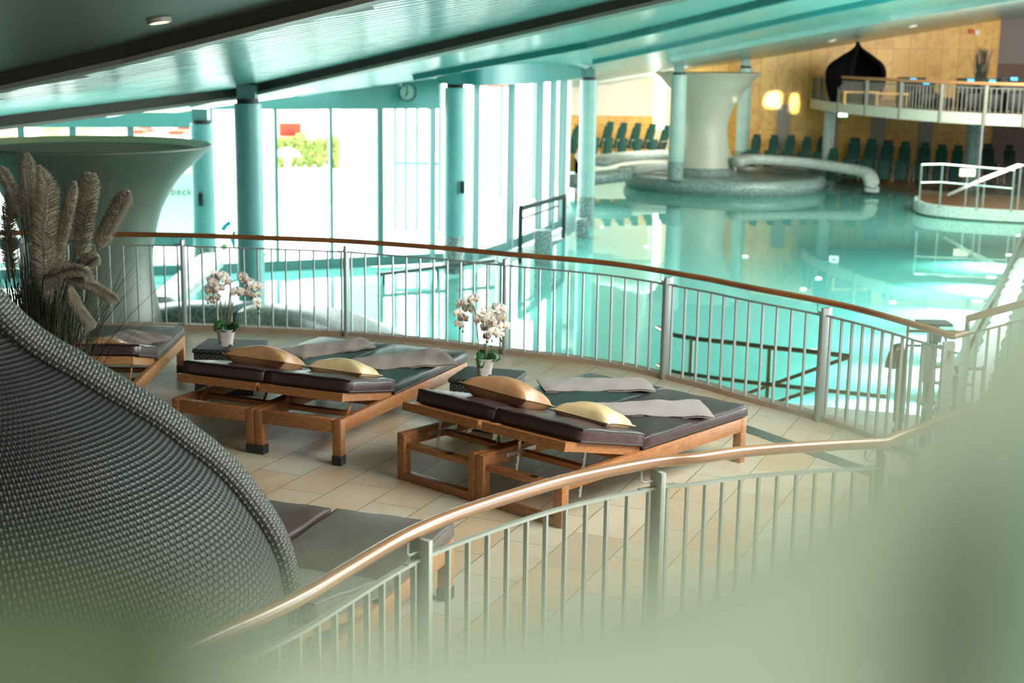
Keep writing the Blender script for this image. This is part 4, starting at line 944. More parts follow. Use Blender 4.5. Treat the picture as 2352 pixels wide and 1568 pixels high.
gbox(2232, 230, 47.5, .8, 1.0, 1.0, 'black lounge chair with blue tag left of the tall vase'); gbox(2282, 232, 47, .7, 1.0, 1.0, 'black lounge chair with blue tag right of the tall vase'); gbox(2332, 230, 46.5, .75, 1.1, 1.0, 'black lounge chair at the right end of the gallery')
p = V(2045, 232, 49.8); t = thing('low_bench', 'low orange wooden bench frame on the gallery', 'bench', (p.x, p.y, 1.18)); MB().box((p.x, p.y, 1.58), (1.1, .5, .06)).build('seat', M['panel'], t)
for sx in (-.5, .5): MB().box((p.x+sx, p.y, 1.37), (.06, .4, .37)).build('leg', M['panel'], t)
p = V(1975, 225, 49.6); t = thing('low_bench', 'wooden shelf bench in front of the gallery pod', 'bench', (p.x, p.y, 1.18)); MB().box((p.x, p.y, 1.62), (1.2, .4, .06)).build('seat', M['panel'], t)
for sx in (-.55, .55): MB().box((p.x+sx, p.y, 1.39), (.06, .35, .41)).build('leg', M['panel'], t)
p = V(2252, 190, 50.5); p.z = 1.18; t = thing('vase_of_grass', 'tall black vase with dry feathery grass at the right of the gallery wall', 'plant', p)
MB().lathe([(.16, 0), (.2, .05), (.24, .4), (.27, .75), (.24, .77), (.2, .6)], p, 20).build('vase', M['black'], t)
r = random.Random(4); mb = MB(); mp_ = MB()
for i in range(320):
    a = r.uniform(0, 2*PI); ln = r.uniform(.7, 1.4); sp = abs(r.gauss(.06, .12)); b0 = p+Vector((r.gauss(0, .07), r.gauss(0, .07), .6)); tip = b0+Vector((math.cos(a)*sp*ln, math.sin(a)*sp*ln, ln)); sd = Vector((.008, 0, 0))
    mb.add([b0-sd, b0+sd, tip+sd*.5, tip-sd*.5], [(0, 1, 2, 3)])
    if i < 70: mp_.tube([b0.lerp(tip, .68), b0.lerp(tip, .85), tip], .028, 5, scales=[.4, 1, .2])
mb.build('stems', M['grass'], t, auto=0); mp_.build('seed_heads', mat('dry_plume', (.36, .24, .17), .9), t)
for nm, px, y, m, lb, cat in (('fire_alarm', 2230, 72, M['red'], 'red round alarm sounder high on the birch wall', 'alarm'), ('wall_detector', 2244, 75, M['white'], 'small white detector beside the red alarm', 'detector')):
    c = V(px, y, YB-.06); mb = MB(); mb.lathe([(.001, -.05), (.085, -.05), (.10, .05), (.001, .05)], k=14); m4 = Matrix.Translation(c) @ Matrix.Rotation(PI/2, 4, 'X'); mb.v = [m4 @ v for v in mb.v]; tag(mb.build(nm, m), lb, cat)
c = V(1936, 262, 51.0); c.z = .78; t = thing('exit_sign', 'small lit exit sign hanging under the gallery edge', 'sign', c); MB().box(c, (.32, .05, .15)).build('panel', M['exit'], t, smooth=False); MB().bar(c+Vector((0, 0, .07)), c+Vector((0, 0, .13)), .03, .03, up=Vector((0, 1, 0))).build('hanger', M['white'], t)
ar = MB(); ar.box(c+Vector((-.05, -.03, .0)), (.10, .01, .03)); ar.add([c+Vector((.0, -.035, .05)), c+Vector((.0, -.035, -.05)), c+Vector((.07, -.035, 0))], [(0, 1, 2)]); ar.build('arrow', M['dgreen'], t, smooth=False)
p = V(2260, 300, 54.5); tag(MB().box((p.x, p.y, -.2), (.07, .07, 2.2)).build('wooden_pole', M['panel'], smooth=False), 'slim orange wooden pole under the gallery at the dark recess', 'pole')
# ---------------------------------------------------------------- chairs
def lounge_chair(m, label, group):
    t = thing('relax_chair', label, 'chair', group=group)
    def pad(name, a, b, w, th):
        a, b = Vector(a), Vector(b); d = (b-a); mb = lmb(); rot = Matrix.Translation((a+b)/2) @ Matrix.Rotation(math.atan2(d.z, d.y), 4, 'X')
        mb.box((0, 0, 0), (w, d.length, th), rot, bev=.035); return mb.build(name, m, t)
    pad('seat', (0, -.15, .40), (0, .42, .34), .46, .12); pad('backrest', (0, .40, .38), (0, .78, 1.12), .46, .13)
    mb = lmb(); mb.box((0, 0, 0), (.36, .22, .13), Matrix.Translation((0, .84, 1.20)) @ Matrix.Rotation(math.radians(62), 4, 'X'), bev=.05); mb.build('headrest', m, t)
    pad('footrest', (0, -.34, .74), (0, -.52, .10), .46, .09)
    for sx in (-1, 1):
        mb = lmb(); mb.tube([(sx*.29, -.2, .03), (sx*.29, -.12, .60), (sx*.29, .45, .64), (sx*.29, .62, .03)], .022, 6); mb.build('side_frame', M['chair_frame'], t)
        lmb().box((sx*.29, .15, .655), (.06, .5, .03), bev=.01).build('armrest', mat('arm_pad', (.55, .55, .45), .5) if sx > 0 else M['chair_frame'], t)
    return t
ord_ = ['first', 'second', 'third', 'fourth', 'fifth', 'sixth', 'seventh', 'eighth', 'ninth', 'tenth']
proto = None
def put_chair(px, ytop, Y, zf, rz, label, group, dark=False, s=1.0):
    global proto
    if proto is None: proto = {}
    if dark not in proto: proto[dark] = o = lounge_chair(M['chair_dark'] if dark else M['green_chair'], label, group)
    else: o = copy_tree(proto[dark])
    c = V(px, ytop, Y); o.location = (c.x, c.y, zf); o.rotation_euler = (0, 0, rz); h = max(.6, (c.z-zf))/1.28; o.scale = (h*.86, h*.86, h); o['label'] = label; o['group'] = group
for i, (px, y) in enumerate([(1737, 312), (1778, 313), (1817, 314), (1855, 317), (1890, 318)]):
    put_chair(px-6, y, 52.9, ZP-.25, math.radians(-20), '%s green relax chair from the left between funnel and gallery column' % ord_[i], 'green relax chairs along the birch wall')
for i, (px, y) in enumerate([(1964, 321), (2003, 324), (2042, 327), (2082, 330), (2128, 332), (2168, 336), (2205, 338)]):
    put_chair(px-6, y, 52.2-.12*i, -1.65, math.radians(-20), '%s dark green relax chair from the left under the gallery' % ord_[i], 'green relax chairs under the gallery')
for i, (px, y) in enumerate([(2278, 335), (2328, 338)]):
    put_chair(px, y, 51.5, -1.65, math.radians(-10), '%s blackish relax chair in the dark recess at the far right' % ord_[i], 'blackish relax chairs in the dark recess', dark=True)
put_chair(1915, 345, 51.4, -1.65, math.radians(-14), 'dark green relax chair directly beside the left gallery column', 'green relax chairs under the gallery')
for i, (px, y) in enumerate([(1306, 290), (1330, 286), (1378, 282), (1410, 284), (1443, 285), (1477, 287), (1512, 290)]):
    put_chair(px, y, 54.5, ZP, math.radians(-38), '%s green relax chair from the left beside the white wall' % ord_[i], 'green relax chairs beside the white wall')
# ---------------------------------------------------------------- right platform and rails
pl = [G(x, y, -1.45) for x, y in ((2108, 452), (2106, 459), (2125, 468), (2180, 475), (2260, 481), (2352, 486), (2480, 492))]
pls = spline(pl, 4)
t = thing('pool_platform', 'low granite edged platform with railings at the right of the pool', 'platform', (pl[3].x, pl[3].y, ZW))
MB().prism([(p.x, p.y) for p in pls]+[(pl[-1].x, pl[-1].y+4), (G(2120, 447, -1.45).x, G(2120, 447, -1.45).y)], -1.75, -1.45).build('deck', M['floor_brown'], t, smooth=False)
MB().sweep(pls, [(-.08, -.3), (.08, -.3), (.08, .02), (-.08, .02)]).build('granite_edge', M['granite_pale'], t)
t = thing('platform_railing', 'thin steel railing with two rails on the platform at the right', 'railing', pl[0])
tp = [V(2117, 378, 41.5), V(2165, 377, 41.5), V(2250, 384, 41), V(2330, 391, 40.5)]
MB().tube(tp, .03, 8).build('handrail', M['chrome'], t); MB().tube([p-Vector((0, 0, .52)) for p in tp], .018, 6).build('middle_rail', M['chrome'], t)
for p in tp: MB().tube([p, Vector((p.x, p.y, -1.45))], .026, 8).build('post', M['chrome'], t)
t = thing('step_handrail', 'sloping double steel handrail going down from the platform', 'handrail', V(2190, 440, 42))
for dy in (0, 6): MB().tube([V(2176, 447+dy*.3, 42.5), V(2260, 408+dy, 42.2), V(2338, 378+dy, 42), V(2350, 380, 42)], .03, 8).build('handrail', M['chrome'], t)
for x, y in ((2262, 408), (2345, 380)): p = V(x, y, 42.1); MB().tube([p, Vector((p.x, p.y, -1.45))], .026, 8).build('post', M['chrome'], t)
p = V(2222, 396, 43.5); t = thing('notice_board', 'small white notice panel beside the granite column at the platform', 'sign', p); MB().box(p, (.48, .03, .24)).build('panel', M['white'], t, smooth=False); MB().tube([p, Vector((p.x, p.y, -1.65))], .02, 6).build('post', M['chrome'], t)
# ---------------------------------------------------------------- boardwalk, lower rails, shower
bw_ = [G(1538, 893, -1.7), G(1620, 903, -1.7), G(1700, 914, -1.7), G(1850, 929, -1.7), G(2036, 946, -1.7), G(2150, 958, -1.7), G(2240, 965, -1.7)]
mb = MB(); mb.prism([(p.x, p.y) for p in bw_]+[(13, bw_[-1].y), (13, 6), (3.4, 8), (1.5, 12.2)], -2.2, -1.7); st(mb.build('floor_lower', M['boards'], smooth=False))
re_ = [G(2352, 556, ZW+.05), G(2317, 640, ZW+.05), G(2278, 710, ZW+.05), G(2237, 790, ZW+.05), G(2190, 890, ZW+.05), G(2170, 945, ZW+.05)]
re_ = [re_[0]+(re_[0]-re_[1])*1.2]+re_
mb = MB(); mb.sweep(re_, [(-.02, -1.3), (.14, -1.3), (.14, .05), (-.02, .05)]); st(mb.build('trim_21', mat('pool_coping', (.16, .24, .20), .4), smooth=False))
mb = MB(); mb.prism([(p.x-.05, p.y) for p in re_[::-1]]+[(26, re_[0].y), (26, re_[-1].y)], -2.2, -1.70); st(mb.build('floor_right', mat('wet_stone', (.13, .24, .19), .25), smooth=False))
fo = spline([G(2349, 600, -1.66), G(2330, 655, -1.66), G(2303, 720, -1.66), G(2272, 810, -1.66), G(2250, 870, -1.66), G(2228, 935, -1.66)], 10); mb = MB(); r = random.Random(3); vs = []
for i, p in enumerate(fo):
    w = .16*(.7+.6*r.random())
    for q in range(7): a = PI*q/6; vs.append(p+Vector((-math.cos(a)*w, 0, math.sin(a)*.07*(.6+.8*r.random()))))
mb.add(vs, [(i*7+q, (i+1)*7+q, (i+1)*7+q+1, i*7+q+1) for i in range(len(fo)-1) for q in range(6)])
tag(mb.build('flowing_water', M['foam'], auto=0), 'white foaming stream of water running along the right pool edge', 'water', kind='stuff')
t = thing('lower_handrail', 'bronze tubular railing with two rails on the boardwalk below the deck', 'railing', G(1768, 960, -1.7))
def gz(l, z): return [G(x, y, z) for x, y in l]
MB().tube(spline(gz([(1510, 752), (1541, 767), (1600, 778), (1700, 789), (1770, 798), (1850, 806), (1953, 818)], -.74), 4), .032, 8).build('handrail', M['bronze'], t)
MB().tube(spline(gz([(1510, 838), (1541, 852), (1600, 862), (1700, 875), (1770, 883), (1890, 896), (2036, 912)], -1.20), 4), .028, 8).build('middle_rail', M['bronze'], t)
for x, y in ((1588, 777), (1768, 798), (1953, 818)): p = G(x, y, -.74); MB().tube([p, Vector((p.x, p.y, -1.7))], .028, 8).build('post', M['bronze'], t)
t = thing('ramp_handrail', 'bronze sloping handrails running down towards the boardwalk steps', 'handrail', G(1768, 960, -1.7))
p1, p2 = G(1950, 820, -.76), G(1690, 912, -1.6); p3, p4 = G(1890, 888, -1.16), G(1733, 940, -1.65)
MB().tube([p1, p2], .026, 8).build('handrail', M['bronze'], t); MB().tube([p3, p4], .026, 8).build('handrail', M['bronze'], t)
sh = V(2058, 1000, 15.6); hz = V(2058, 800, 15.6).z
t = thing('shower_column', 'curved stainless shower column on the boardwalk right of the lower railing', 'shower', (sh.x, sh.y, -1.7))
MB().tube(spline([Vector((sh.x, sh.y, -1.7)), Vector((sh.x+.02, sh.y, -1.2)), Vector((sh.x+.01, sh.y, hz-.3)), Vector((sh.x, sh.y, hz-.06)), Vector((sh.x-.05, sh.y-.02, hz)), Vector((sh.x-.11, sh.y-.03, hz-.10)), Vector((sh.x-.13, sh.y-.04, hz-.22))], 6), .068, 12).build('column', M['bronze'], t)
MB().lathe([(.005, 0), (.02, -.03), (.03, -.12), (.02, -.13)], (sh.x-.13, sh.y-.04, hz-.22), 10).build('nozzle', M['chrome'], t)
eq = V(2133, 900, 15.0); et = V(2133, 744, 15.0).z
t = thing('equipment_post', 'grey post with switch box and flat black top plate behind the railing corner', 'post', (eq.x, eq.y, -1.7))
MB().box((eq.x, eq.y, (et-1.7)/2), (.10, .10, et+1.7)).build('post', M['metal_dark'], t, smooth=False)
MB().box((eq.x, eq.y, et+.01), (.34, .26, .03)).build('top_plate', M['black'], t, smooth=False)
MB().box((eq.x-.04, eq.y-.08, et-.42), (.13, .1, .42), bev=.01).build('switch_box', mat('box_grey', (.25, .33, .32), .4), t)
MB().box((eq.x+.01, eq.y-.09, et-.13), (.10, .1, .10), bev=.01).build('valve_box', M['metal_dark'], t)
MB().tube(spline([Vector((eq.x+.06, eq.y-.08, et-.1)), Vector((eq.x+.12, eq.y-.08, et-.15)), Vector((eq.x+.12, eq.y-.08, et-.42)), Vector((eq.x+.12, eq.y-.08, et-.45))], 4), .014, 6).build('hose', M['black'], t)
for z in (et-.08, et-.24): MB().bar((eq.x-.28, eq.y, z), (eq.x+.26, eq.y, z), .025, .025).build('crossbar', M['metal_dark'], t, smooth=False)
MB().tube([(eq.x-.27, eq.y, et+.05), (eq.x-.27, eq.y, -1.7)], .016, 6).build('side_tube', M['bronze'], t)
t = thing('pool_ladder_rail', 'steel guard rails behind the corner of the curved railing, under the haze', 'railing', (eq.x+.5, eq.y-.2, -1.7))
for (a, b) in (((2145, 842), (2260, 848)), ((2150, 880), (2235, 884)), ((2145, 925), (2200, 930))): MB().tube([V(a[0], a[1], 14.6), V(b[0], b[1], 14.9)], .02, 6).build('handrail', M['bronze'], t)
MB().tube([V(2165, 846, 14.4), V(2205, 872, 14.2)], .024, 6).build('brace', M['chrome'], t); MB().tube([V(2108, 920, 14.4), V(2150, 952, 14.2)], .024, 6).build('brace', M['chrome'], t)
for x in (2143, 2200, 2262): p = V(x, 840, 14.7); MB().tube([p, Vector((p.x, p.y, -1.7))], .022, 6).build('post', M['bronze'], t)
# ---------------------------------------------------------------- outdoors seen through the glass
mb = MB(); mb.prism([(-60, 30.6), (-2, 31.6), (1.4, 37), (1.4, 90), (-60, 90)], -2.3, -1.9); tag(mb.build('terrace', M['outwhite'], smooth=False), 'sunlit white terrace outside the glass front', 'terrace', kind='stuff')
r = random.Random(9)
for i, x in enumerate((645, 668, 690, 712, 734, 758, 772)):
    c = V(x, 350, 46); z0, z1 = V(x, 386, 46).z, V(x, 312+r.randint(-6, 10), 46).z; mb = MB(); base = Vector((c.x, c.y, z0))
    for q in range(420):
        a, h = r.uniform(0, 2*PI), r.random(); rr = (.17+.02*r.random())*math.sin(PI*(.1+.85*(1-h)))**.6*1.1; p = base+Vector((rr*math.cos(a), rr*math.sin(a), (z1-z0)*h)); s_ = .05
        d1, d2 = Vector((r.gauss(0, 1), r.gauss(0, 1), r.gauss(0, 1))).normalized()*s_, Vector((r.gauss(0, 1), r.gauss(0, 1), r.gauss(0, 1))).normalized()*s_; mb.add([p-d1, p+d2, p+d1, p-d2], [(0, 1, 2, 3)])
    mb.ball(base+Vector((0, 0, (z1-z0)*.48)), (z1-z0)*.47, 10, (.32, .32, 1)); tag(mb.build('garden_shrub', M['hedge'], auto=0), '%s yellow green clipped shrub from the left outside the tall windows' % ord_[i], 'shrub', 'yellow green shrubs outside')
z0 = V(650, 388, 46).z; a, b = V(560, 386, 46.4), V(900, 386, 46.4); mb = MB(); mb.prism([(a.x, 45.6), (b.x, 45.6), (b.x, 60), (a.x, 60)], -1.9, z0); tag(mb.build('planter_terrace', M['outwhite'], smooth=False), 'raised white terrace carrying the shrubs', 'terrace')
c = V(660, 350, 40); t = thing('mushroom_fountain', 'white mushroom shaped fountain outside', 'fountain', (c.x, c.y, -1.9)); zc = V(660, 338, 40).z
MB().lathe([(.02, 0), (.18, -.05), (.33, -.15), (.38, -.25), (.1, -.22)], (c.x, c.y, zc), 24).build('hood', mat('fountain_blue', (.45, .6, .72), .5), t); MB().lathe([(.09, -1.9), (.09, zc-.2)], (c.x, c.y, 0), 16).build('stem', M['outwhite'], t)
for i, (x, y) in enumerate(((700, 275), (712, 300), (728, 277), (745, 305), (754, 270))):
    p = V(x, y, 52); t = thing('garden_chair', '%s white garden chair from the left beyond the shrubs' % ord_[i], 'chair', p, group='white garden chairs outside')
    MB().box(p, (.34, .06, .4)).build('backrest', M['outwhite'], t); MB().box(p+Vector((0, -.25, -.25)), (.34, .45, .06)).build('seat', M['outwhite'], t)
    for sx in (-.15, .15):
        for sy in (-.02, -.45): MB().box(p+Vector((sx, sy, -.42)), (.03, .03, .3)).build('leg', M['outwhite'], t)
gr_ = mat('garden_green', (.5, .58, .25), .8, col2=(.8, .82, .6), scale=1.2)
for x0_, x1_, lb in ((-60, 442, 'long pale green hedge outside behind the left windows'), (630, 776, 'pale green hedge outside behind the clipped shrubs')):
    a, b = V(x0_, 312, 56), V(x1_, 250, 56); mb = MB(); mb.prism([(a.x-(6 if x0_ < 0 else 0), 56), (b.x, 56), (b.x, 56.3), (a.x-(6 if x0_ < 0 else 0), 56.3)], -1.9, V(600, 250, 56).z); tag(mb.build('garden_hedge', gr_, smooth=False), lb, 'hedge', kind='stuff')
for i, (x, y, w, h, m) in enumerate(((325, 300, 36, 16, 'red'), (415, 302, 34, 16, 'red'), (660, 318, 50, 12, 'red'), (60, 300, 30, 20, 'outwhite'), (240, 302, 44, 14, 'outwhite'), (375, 290, 30, 18, 'outwhite'))):
    p = V(x, y, 50+i*.2); sc = 50/F; t = thing('sun_parasol' if 0 else 'garden_lounger', ('%s %s garden lounger from the left outside' % (ord_[i % 3], 'red' if m == 'red' else 'white')), 'lounger', p, group=('red' if m == 'red' else 'white')+' loungers in the garden')
    MB().box(p, (w*sc, 1.6, .14), bev=.03).build('cushion', M[m], t); MB().box(p+Vector((0, .7, .25)), (w*sc, .14, .5), bev=.03).build('backrest', M[m], t)
    for sx in (-.4, .4): MB().box(p+Vector((sx*w*sc, 0, -.25)), (.05, 1.2, .4)).build('leg', M['outwhite'], t)
# a white building wing and a glazed porch outside
a, b = V(780, 250, 42), V(866, 250, 42); tag(MB().box(((a.x+b.x)/2, 43, .5), (b.x-a.x, 2, 5)).build('white_pier', M['outwhite'], smooth=False), 'broad sunlit white wall pier outside between the shrubs and the porch', 'wall')
t = thing('glazed_porch', 'pale glazed porch outside behind the curved glass bay', 'building', V(950, 600, 38))
for x in (908, 932, 958, 985, 1010): p = V(x, 400, 38); MB().box((p.x, p.y, .2), (.09, .09, 4.2)).build('post', M['mullion_pale'], t)
for z in (-.1, 1.9): a, b = V(905, 300, 38), V(1015, 300, 38); MB().box(((a.x+b.x)/2, 38, z), (b.x-a.x, .08, .10)).build('crossbar', M['mullion_pale'], t)
for i, (x, w) in enumerate(((1130, 26), (1150, 10), (1205, 22), (1225, 10))):
    p = V(x, 400, 47); tag(MB().box((p.x, p.y, .3), (w*47/F, .3, 4.4)).build('outdoor_pillar', M['column_pale' if i % 2 else 'white'], smooth=False), '%s pale outdoor pillar from the left behind the curved glass bay' % ord_[i], 'pillar')
p = V(1138, 195, 45); tag(MB().lathe([(.02, .25), (.6, 0), (.58, -.04), (.02, .1)], p, 20).build('red_awning', M['red']), 'small red sunshade seen through the top of the curved glass bay', 'sunshade')
MBp = MB(); p = V(1138, 200, 45); 
# lettering outside
cu = bpy.data.curves.new('lettering', 'FONT'); cu.body = 'gebeck'; cu.size = .235; cu.extrude = .004; cu.space_character = 1.12; tmp = bpy.data.objects.new('lettering', cu); me = bpy.data.meshes.new_from_object(tmp); bpy.data.objects.remove(tmp); me.name = 'letters'; o = bpy.data.objects.new('letters', me); C.objects.link(o)
p = V(368, 447, 32.5); o.location = p; o.rotation_euler = (PI/2, 0, 0); me.materials.clear(); me.materials.append(M['dgreen'])
sg = thing('lettering_board', 'pale board with green lettering outside the window left of the column', 'sign', (p.x+.3, 32.55, p.z-.6))
o.parent = sg; o.matrix_parent_inverse = world(sg).inverted(); o.name = 'letters'
MB().box((p.x-.2, 32.6, p.z-.2), (2.6, .04, 1.4)).build('board', mat('board_pale', (.75, .88, .78), .6), sg, smooth=False)
# window decals (thin films on the inner face of the pane)
dt = thing('window_sticker', 'round sticker design of turquoise arcs and lime dots on the glass between the left columns', 'sticker', V(530, 560, 29.0))
def film(poly, m, nm='arc'):
    mb = MB(); vs = [V(x, y, 28.95) for x, y in poly]; n = len(vs); mb.add(vs+[v+Vector((0, .004, 0)) for v in vs], [tuple(range(n)), tuple(range(2*n-1, n-1, -1))]+[(i, n+i, n+(i+1) % n, (i+1) % n) for i in range(n)]); mb.build(nm, m, dt, smooth=False)
z4c = lambda l: [(330+x/4.126, 420+y/4.126) for x, y in l]
film(z4c([(722, 436), (765, 385), (815, 352), (833, 392), (795, 420), (766, 462)]), M['decal']); film(z4c([(835, 480), (852, 455), (870, 445), (870, 490), (850, 495)]), M['decal_dk'])
film(z4c([(820, 540), (830, 505), (868, 505), (870, 615), (840, 600)]), M['decal']); film(z4c([(715, 670), (745, 668), (765, 690), (755, 722)]), M['decal_dk']); film(z4c([(1120, 400), (1145, 430), (1125, 455)]), M['decal_dk']); film(z4c([(1135, 665), (1165, 660), (1155, 700), (1135, 715)]), M['decal']); film(z4c([(1140, 945), (1170, 980), (1145, 985)]), M['decal'])
for x, y, rr in ((762, 607, 33), (772, 1047, 27)): film(z4c([(x+rr*math.cos(a*PI/10), y+rr*math.sin(a*PI/10)) for a in range(20)]), M['decal_gr'], 'dot')
# ---------------------------------------------------------------- ceiling lamps
def downlight(p, r, label, s=1):
    t = thing('ceiling_downlight', label, 'ceiling lamp', p, group='round recessed ceiling lamps')
    n = Vector((-CB, -CC, 1)).normalized(); q = n.to_track_quat('Z', 'Y').to_matrix().to_4x4()
    for prof, nm, m in (([(r*.8, -.02), (r, -.02), (r, .03), (r*.8, .03), (r*.8, -.02)], 'trim_ring', M['beam_lip']), ([(.001, -.005), (r*.8, -.005), (r*.8, .02), (.001, .02)], 'lens', M['lamp2'])):
        mb = MB(); mb.lathe(prof, k=24); mb.v = [Matrix.Translation(p-n*.02) @ q @ v for v in mb.v]; mb.build(nm, m, t)
downlight(K(365, 43), .11, 'recessed ceiling lamp in the dark ceiling at the upper left')
for i, (x, y) in enumerate(((1910, 90), (2095, 57))): downlight(K(x, y+2), .15, '%s small ceiling lamp near the birch wall' % ('left' if i == 0 else 'right'))
for i, (x, y, r_) in enumerate(((1383, 522, .05), (1485, 567, .07), (1690, 445, .10), (1712, 590, .07), (1845, 665, .07), (1880, 640, .07), (2050, 695, .07), (2080, 497, .2), (2310, 515, .2))):
    p = G(x, y, -3.04); t = thing('pool_floor_lamp', '%s round warm lamp from the left glowing in the pool floor' % ord_[i], 'pool lamp', p, group='small lamps in the pool floor')
    MB().lathe([(.001, .02), (r_, .02), (r_*1.02, 0)], p, 16).build('lens', M['lamp'], t); MB().lathe([(r_, .0), (r_, .025), (r_*1.2, .02), (r_*1.25, 0)], p, 16).build('ring', M['chrome'], t)
# ---------------------------------------------------------------- underwater lamps
for i, (x, y) in enumerate(((2345, 535), (2322, 579), (2278, 629), (2246, 683), (2208, 745), (2155, 815))):
    p = G(x, y, ZW-.25) ; p = Vector((p.x, p.y, ZW-.35))
    t = thing('underwater_lamp', '%s round lamp below the water along the right pool wall, counted from the far end' % ord_[i], 'pool lamp', p, group='underwater lamps')
    MB().lathe([(.001, .0), (.1, 0), (.12, .03), (.001, .04)], p, 16).build('lens', M['lampw'], t)
    sp = bpy.data.lights.new('pool_spot', 'SPOT'); sp.energy = 2600; sp.spot_size = math.radians(100); sp.spot_blend = .6; sp.color = (.85, 1, .93); sp.shadow_soft_size = .04
    so = bpy.data.objects.new('pool_spot', sp); C.objects.link(so); so.location = p+Vector((-.12, 0, -.03)); so.rotation_euler = Vector((-.55, -.1, -1)).to_track_quat('-Z', 'Y').to_euler()
# ---------------------------------------------------------------- big out-of-focus leaves close to the camera
lp = thing('broad_leaf_plant', 'very blurred pale green broad leaves close in front, filling the bottom and lower right', 'plant', (.25, .12, 1.35))
def bigleaf(px, D0, D1, m, name, th=.0012):
    n = len(px); mb = MB(); vs = []
    for x, y in px:
        d = ray(x, y); k = D0+(D1-D0)*(x/2352); vs.append(CAM+d*(k/d.dot(_f)))
    c = sum(vs, Vector())/n+_f*.012; fr_2 = vs; nrm = _f*th
    A = [v for v in vs]+[c]; B = [v+nrm for v in A]
    mb.add(A+B, [(i, (i+1) % n, n) for i in range(n)]+[(n+1+(i+1) % n, n+1+i, 2*n+1) for i in range(n)]+[(i, n+1+i, n+1+(i+1) % n, (i+1) % n) for i in range(n)])
    return mb.build(name, m, lp, auto=60)
bigleaf(spline([Vector((x, y, 0)) for x, y in ((600, 1490), (1000, 1450), (1400, 1420), (1700, 1340), (2000, 1170), (2250, 960), (2480, 760), (2700, 900), (2650, 1500), (2200, 2050), (1500, 2200), (900, 2000), (600, 1750))], 3) and [(p.x, p.y) for p in spline([Vector((x, y, 0)) for x, y in ((500, 1440), (1000, 1370), (1400, 1290), (1700, 1160), (1980, 960), (2180, 760), (2400, 540), (2750, 600), (2650, 1500), (2200, 2050), (1500, 2200), (900, 2000), (500, 1750))], 4)], .155, .150, M['fg_leaf'], 'leaf')
bigleaf([(p.x, p.y) for p in spline([Vector((x, y, 0)) for x, y in ((-420, 1440), (-200, 1340), (100, 1300), (400, 1320), (700, 1400), (1000, 1520), (1100, 1750), (700, 2000), (100, 2050), (-350, 1850))], 4)], .170, .165, M['fg_leaf_d'], 'leaf')
bigleaf([(p.x, p.y) for p in spline([Vector((x, y, 0)) for x, y in ((2370, 1700), (2390, 1400), (2430, 1150), (2500, 900), (2640, 800), (2760, 1000), (2700, 1500), (2500, 1800))], 4)], .135, .132, M['fg_leaf_r'], 'leaf')
tl = [CAM+_f*.155+_r*.02-_u*.075, Vector((.06, .16, 2.7)), Vector((.15, .14, 2.2)), Vector((.25, .12, 1.75))]
MB().tube(spline(tl, 6), .004, 6).build('stem', M['stem'], lp)
MB().tube(spline([CAM+_f*.17-_r*.03-_u*.07, Vector((.02, .16, 2.6)), Vector((.2, .13, 2.1)), Vector((.25, .12, 1.75))], 6), .004, 6).build('stem', M['stem'], lp)
MB().lathe([(.12, 0), (.15, .02), (.18, .35), (.16, .36), (.14, .3), (.01, .3)], (.25, .12, 1.35), 24).build('pot', M['pot'], lp)
mb = MB(); mb.prism([(-6, -3), (4.5, -3), (4.5, .9), (-6, .9)], 1.0, 1.35); st(mb.build('floor_upper', M['tiles'], smooth=False))
wallq('wall_left', -26, -12.6, -3, 3, 10, M['dusky'], .3)
mb = MB(); mb.prism([(-12.9, -3), (-12.6, -3), (-12.6, 29), (-12.9, 29)], -3, 4); st(mb.build('wall_side', M['dusky'], smooth=False))
mb = MB(); mb.prism([(-26, -3.2), (26, -3.2), (26, -3), (-26, -3)], -3, 8); st(mb.build('wall_rear', M['dusky'], smooth=False))
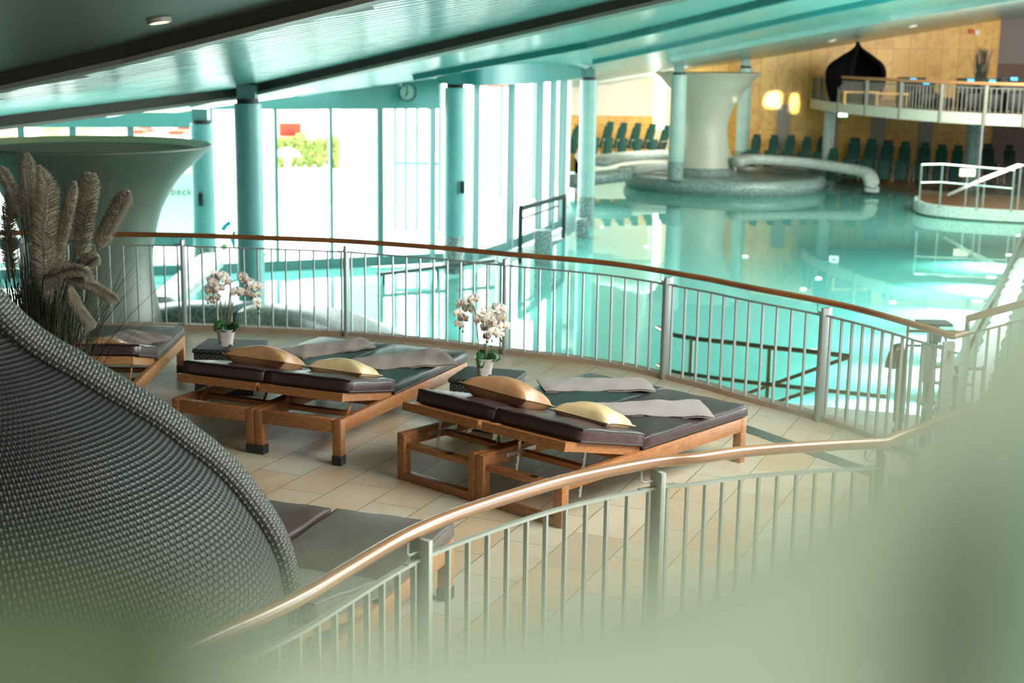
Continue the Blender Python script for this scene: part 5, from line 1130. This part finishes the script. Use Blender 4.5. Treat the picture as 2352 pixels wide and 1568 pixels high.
# ---------------------------------------------------------------- light
w = bpy.data.worlds.new('daylight'); S.world = w; w.use_nodes = True; nt = w.node_tree; L = nt.links; bg = nt.nodes['Background']
tc = N(nt, 'ShaderNodeTexCoord'); sp = N(nt, 'ShaderNodeSeparateXYZ'); L.new(tc.outputs['Generated'], sp.inputs[0])
mr = N(nt, 'ShaderNodeMapRange'); mr.inputs['From Min'].default_value = -.2; mr.inputs['From Max'].default_value = .5; mr.inputs['To Min'].default_value = .6; mr.inputs['To Max'].default_value = 5.0; L.new(sp.outputs[1], mr.inputs['Value'])
bg.inputs[0].default_value = (.93, 1, .98, 1); L.new(mr.outputs[0], bg.inputs[1])
def area(name, loc, target, sx, sy, e, col=(1, 1, 1), spread=180):
    l = bpy.data.lights.new(name, 'AREA'); l.shape = 'RECTANGLE'; l.size = sx; l.size_y = sy; l.energy = e; l.color = col; l.spread = math.radians(spread)
    o = bpy.data.objects.new(name, l); C.objects.link(o); o.location = loc; o.rotation_euler = (Vector(target)-Vector(loc)).to_track_quat('-Z', 'Y').to_euler(); return o
# daylight entering by the glass front, and unseen fill lights added above deck, pool and hall
area('fill_deck', (3.5, 7.5, 4.55), (1.5, 8.5, 0), 4, 4, 420, (1, .97, .9))  # unseen fill added to brighten the deck
area('fill_hall', (15, 38, 5.0), (13, 55, .5), 10, 5, 1600, (1, .94, .82))  # added fill that lifts the birch wall, no fixture there
area('fill_left', (4.6, 51, 2.0), (4.8, 57, .8), 3, 2, 260, (1, .96, .85))  # fill put in to brighten the white back wall
area('fill_pool', (8, 26, 4.2), (6, 28, -2), 8, 8, 1300, (.85, 1, .97))  # unseen source added to brighten the pool water
area('leaf_fill', (.25, -.55, 3.5), CAM+_f*.16-_u*.03, .5, .5, 1.1, (1, .98, .92), 90)  # added fill behind the camera, lights the near leaves
c = V(1775, 229, YB); area('low_sun', (2.3, 36, .9), c, .5, .5, 6, (1, .85, .6), 1)
area('low_sun', (2.3, 36, .9), V(1824, 236, YB), .2, .6, 2.2, (1, .85, .6), 1)
S.view_settings.view_transform = 'Standard'; S.view_settings.look = 'None'; S.view_settings.gamma = 1; S.view_settings.use_curve_mapping = False
S.view_settings.exposure = 1.35
S.cycles.use_denoising = True; S.cycles.max_bounces = 8; S.cycles.transparent_max_bounces = 12; S.cycles.sample_clamp_indirect = 6; S.cycles.caustics_reflective = False; S.cycles.caustics_refractive = False
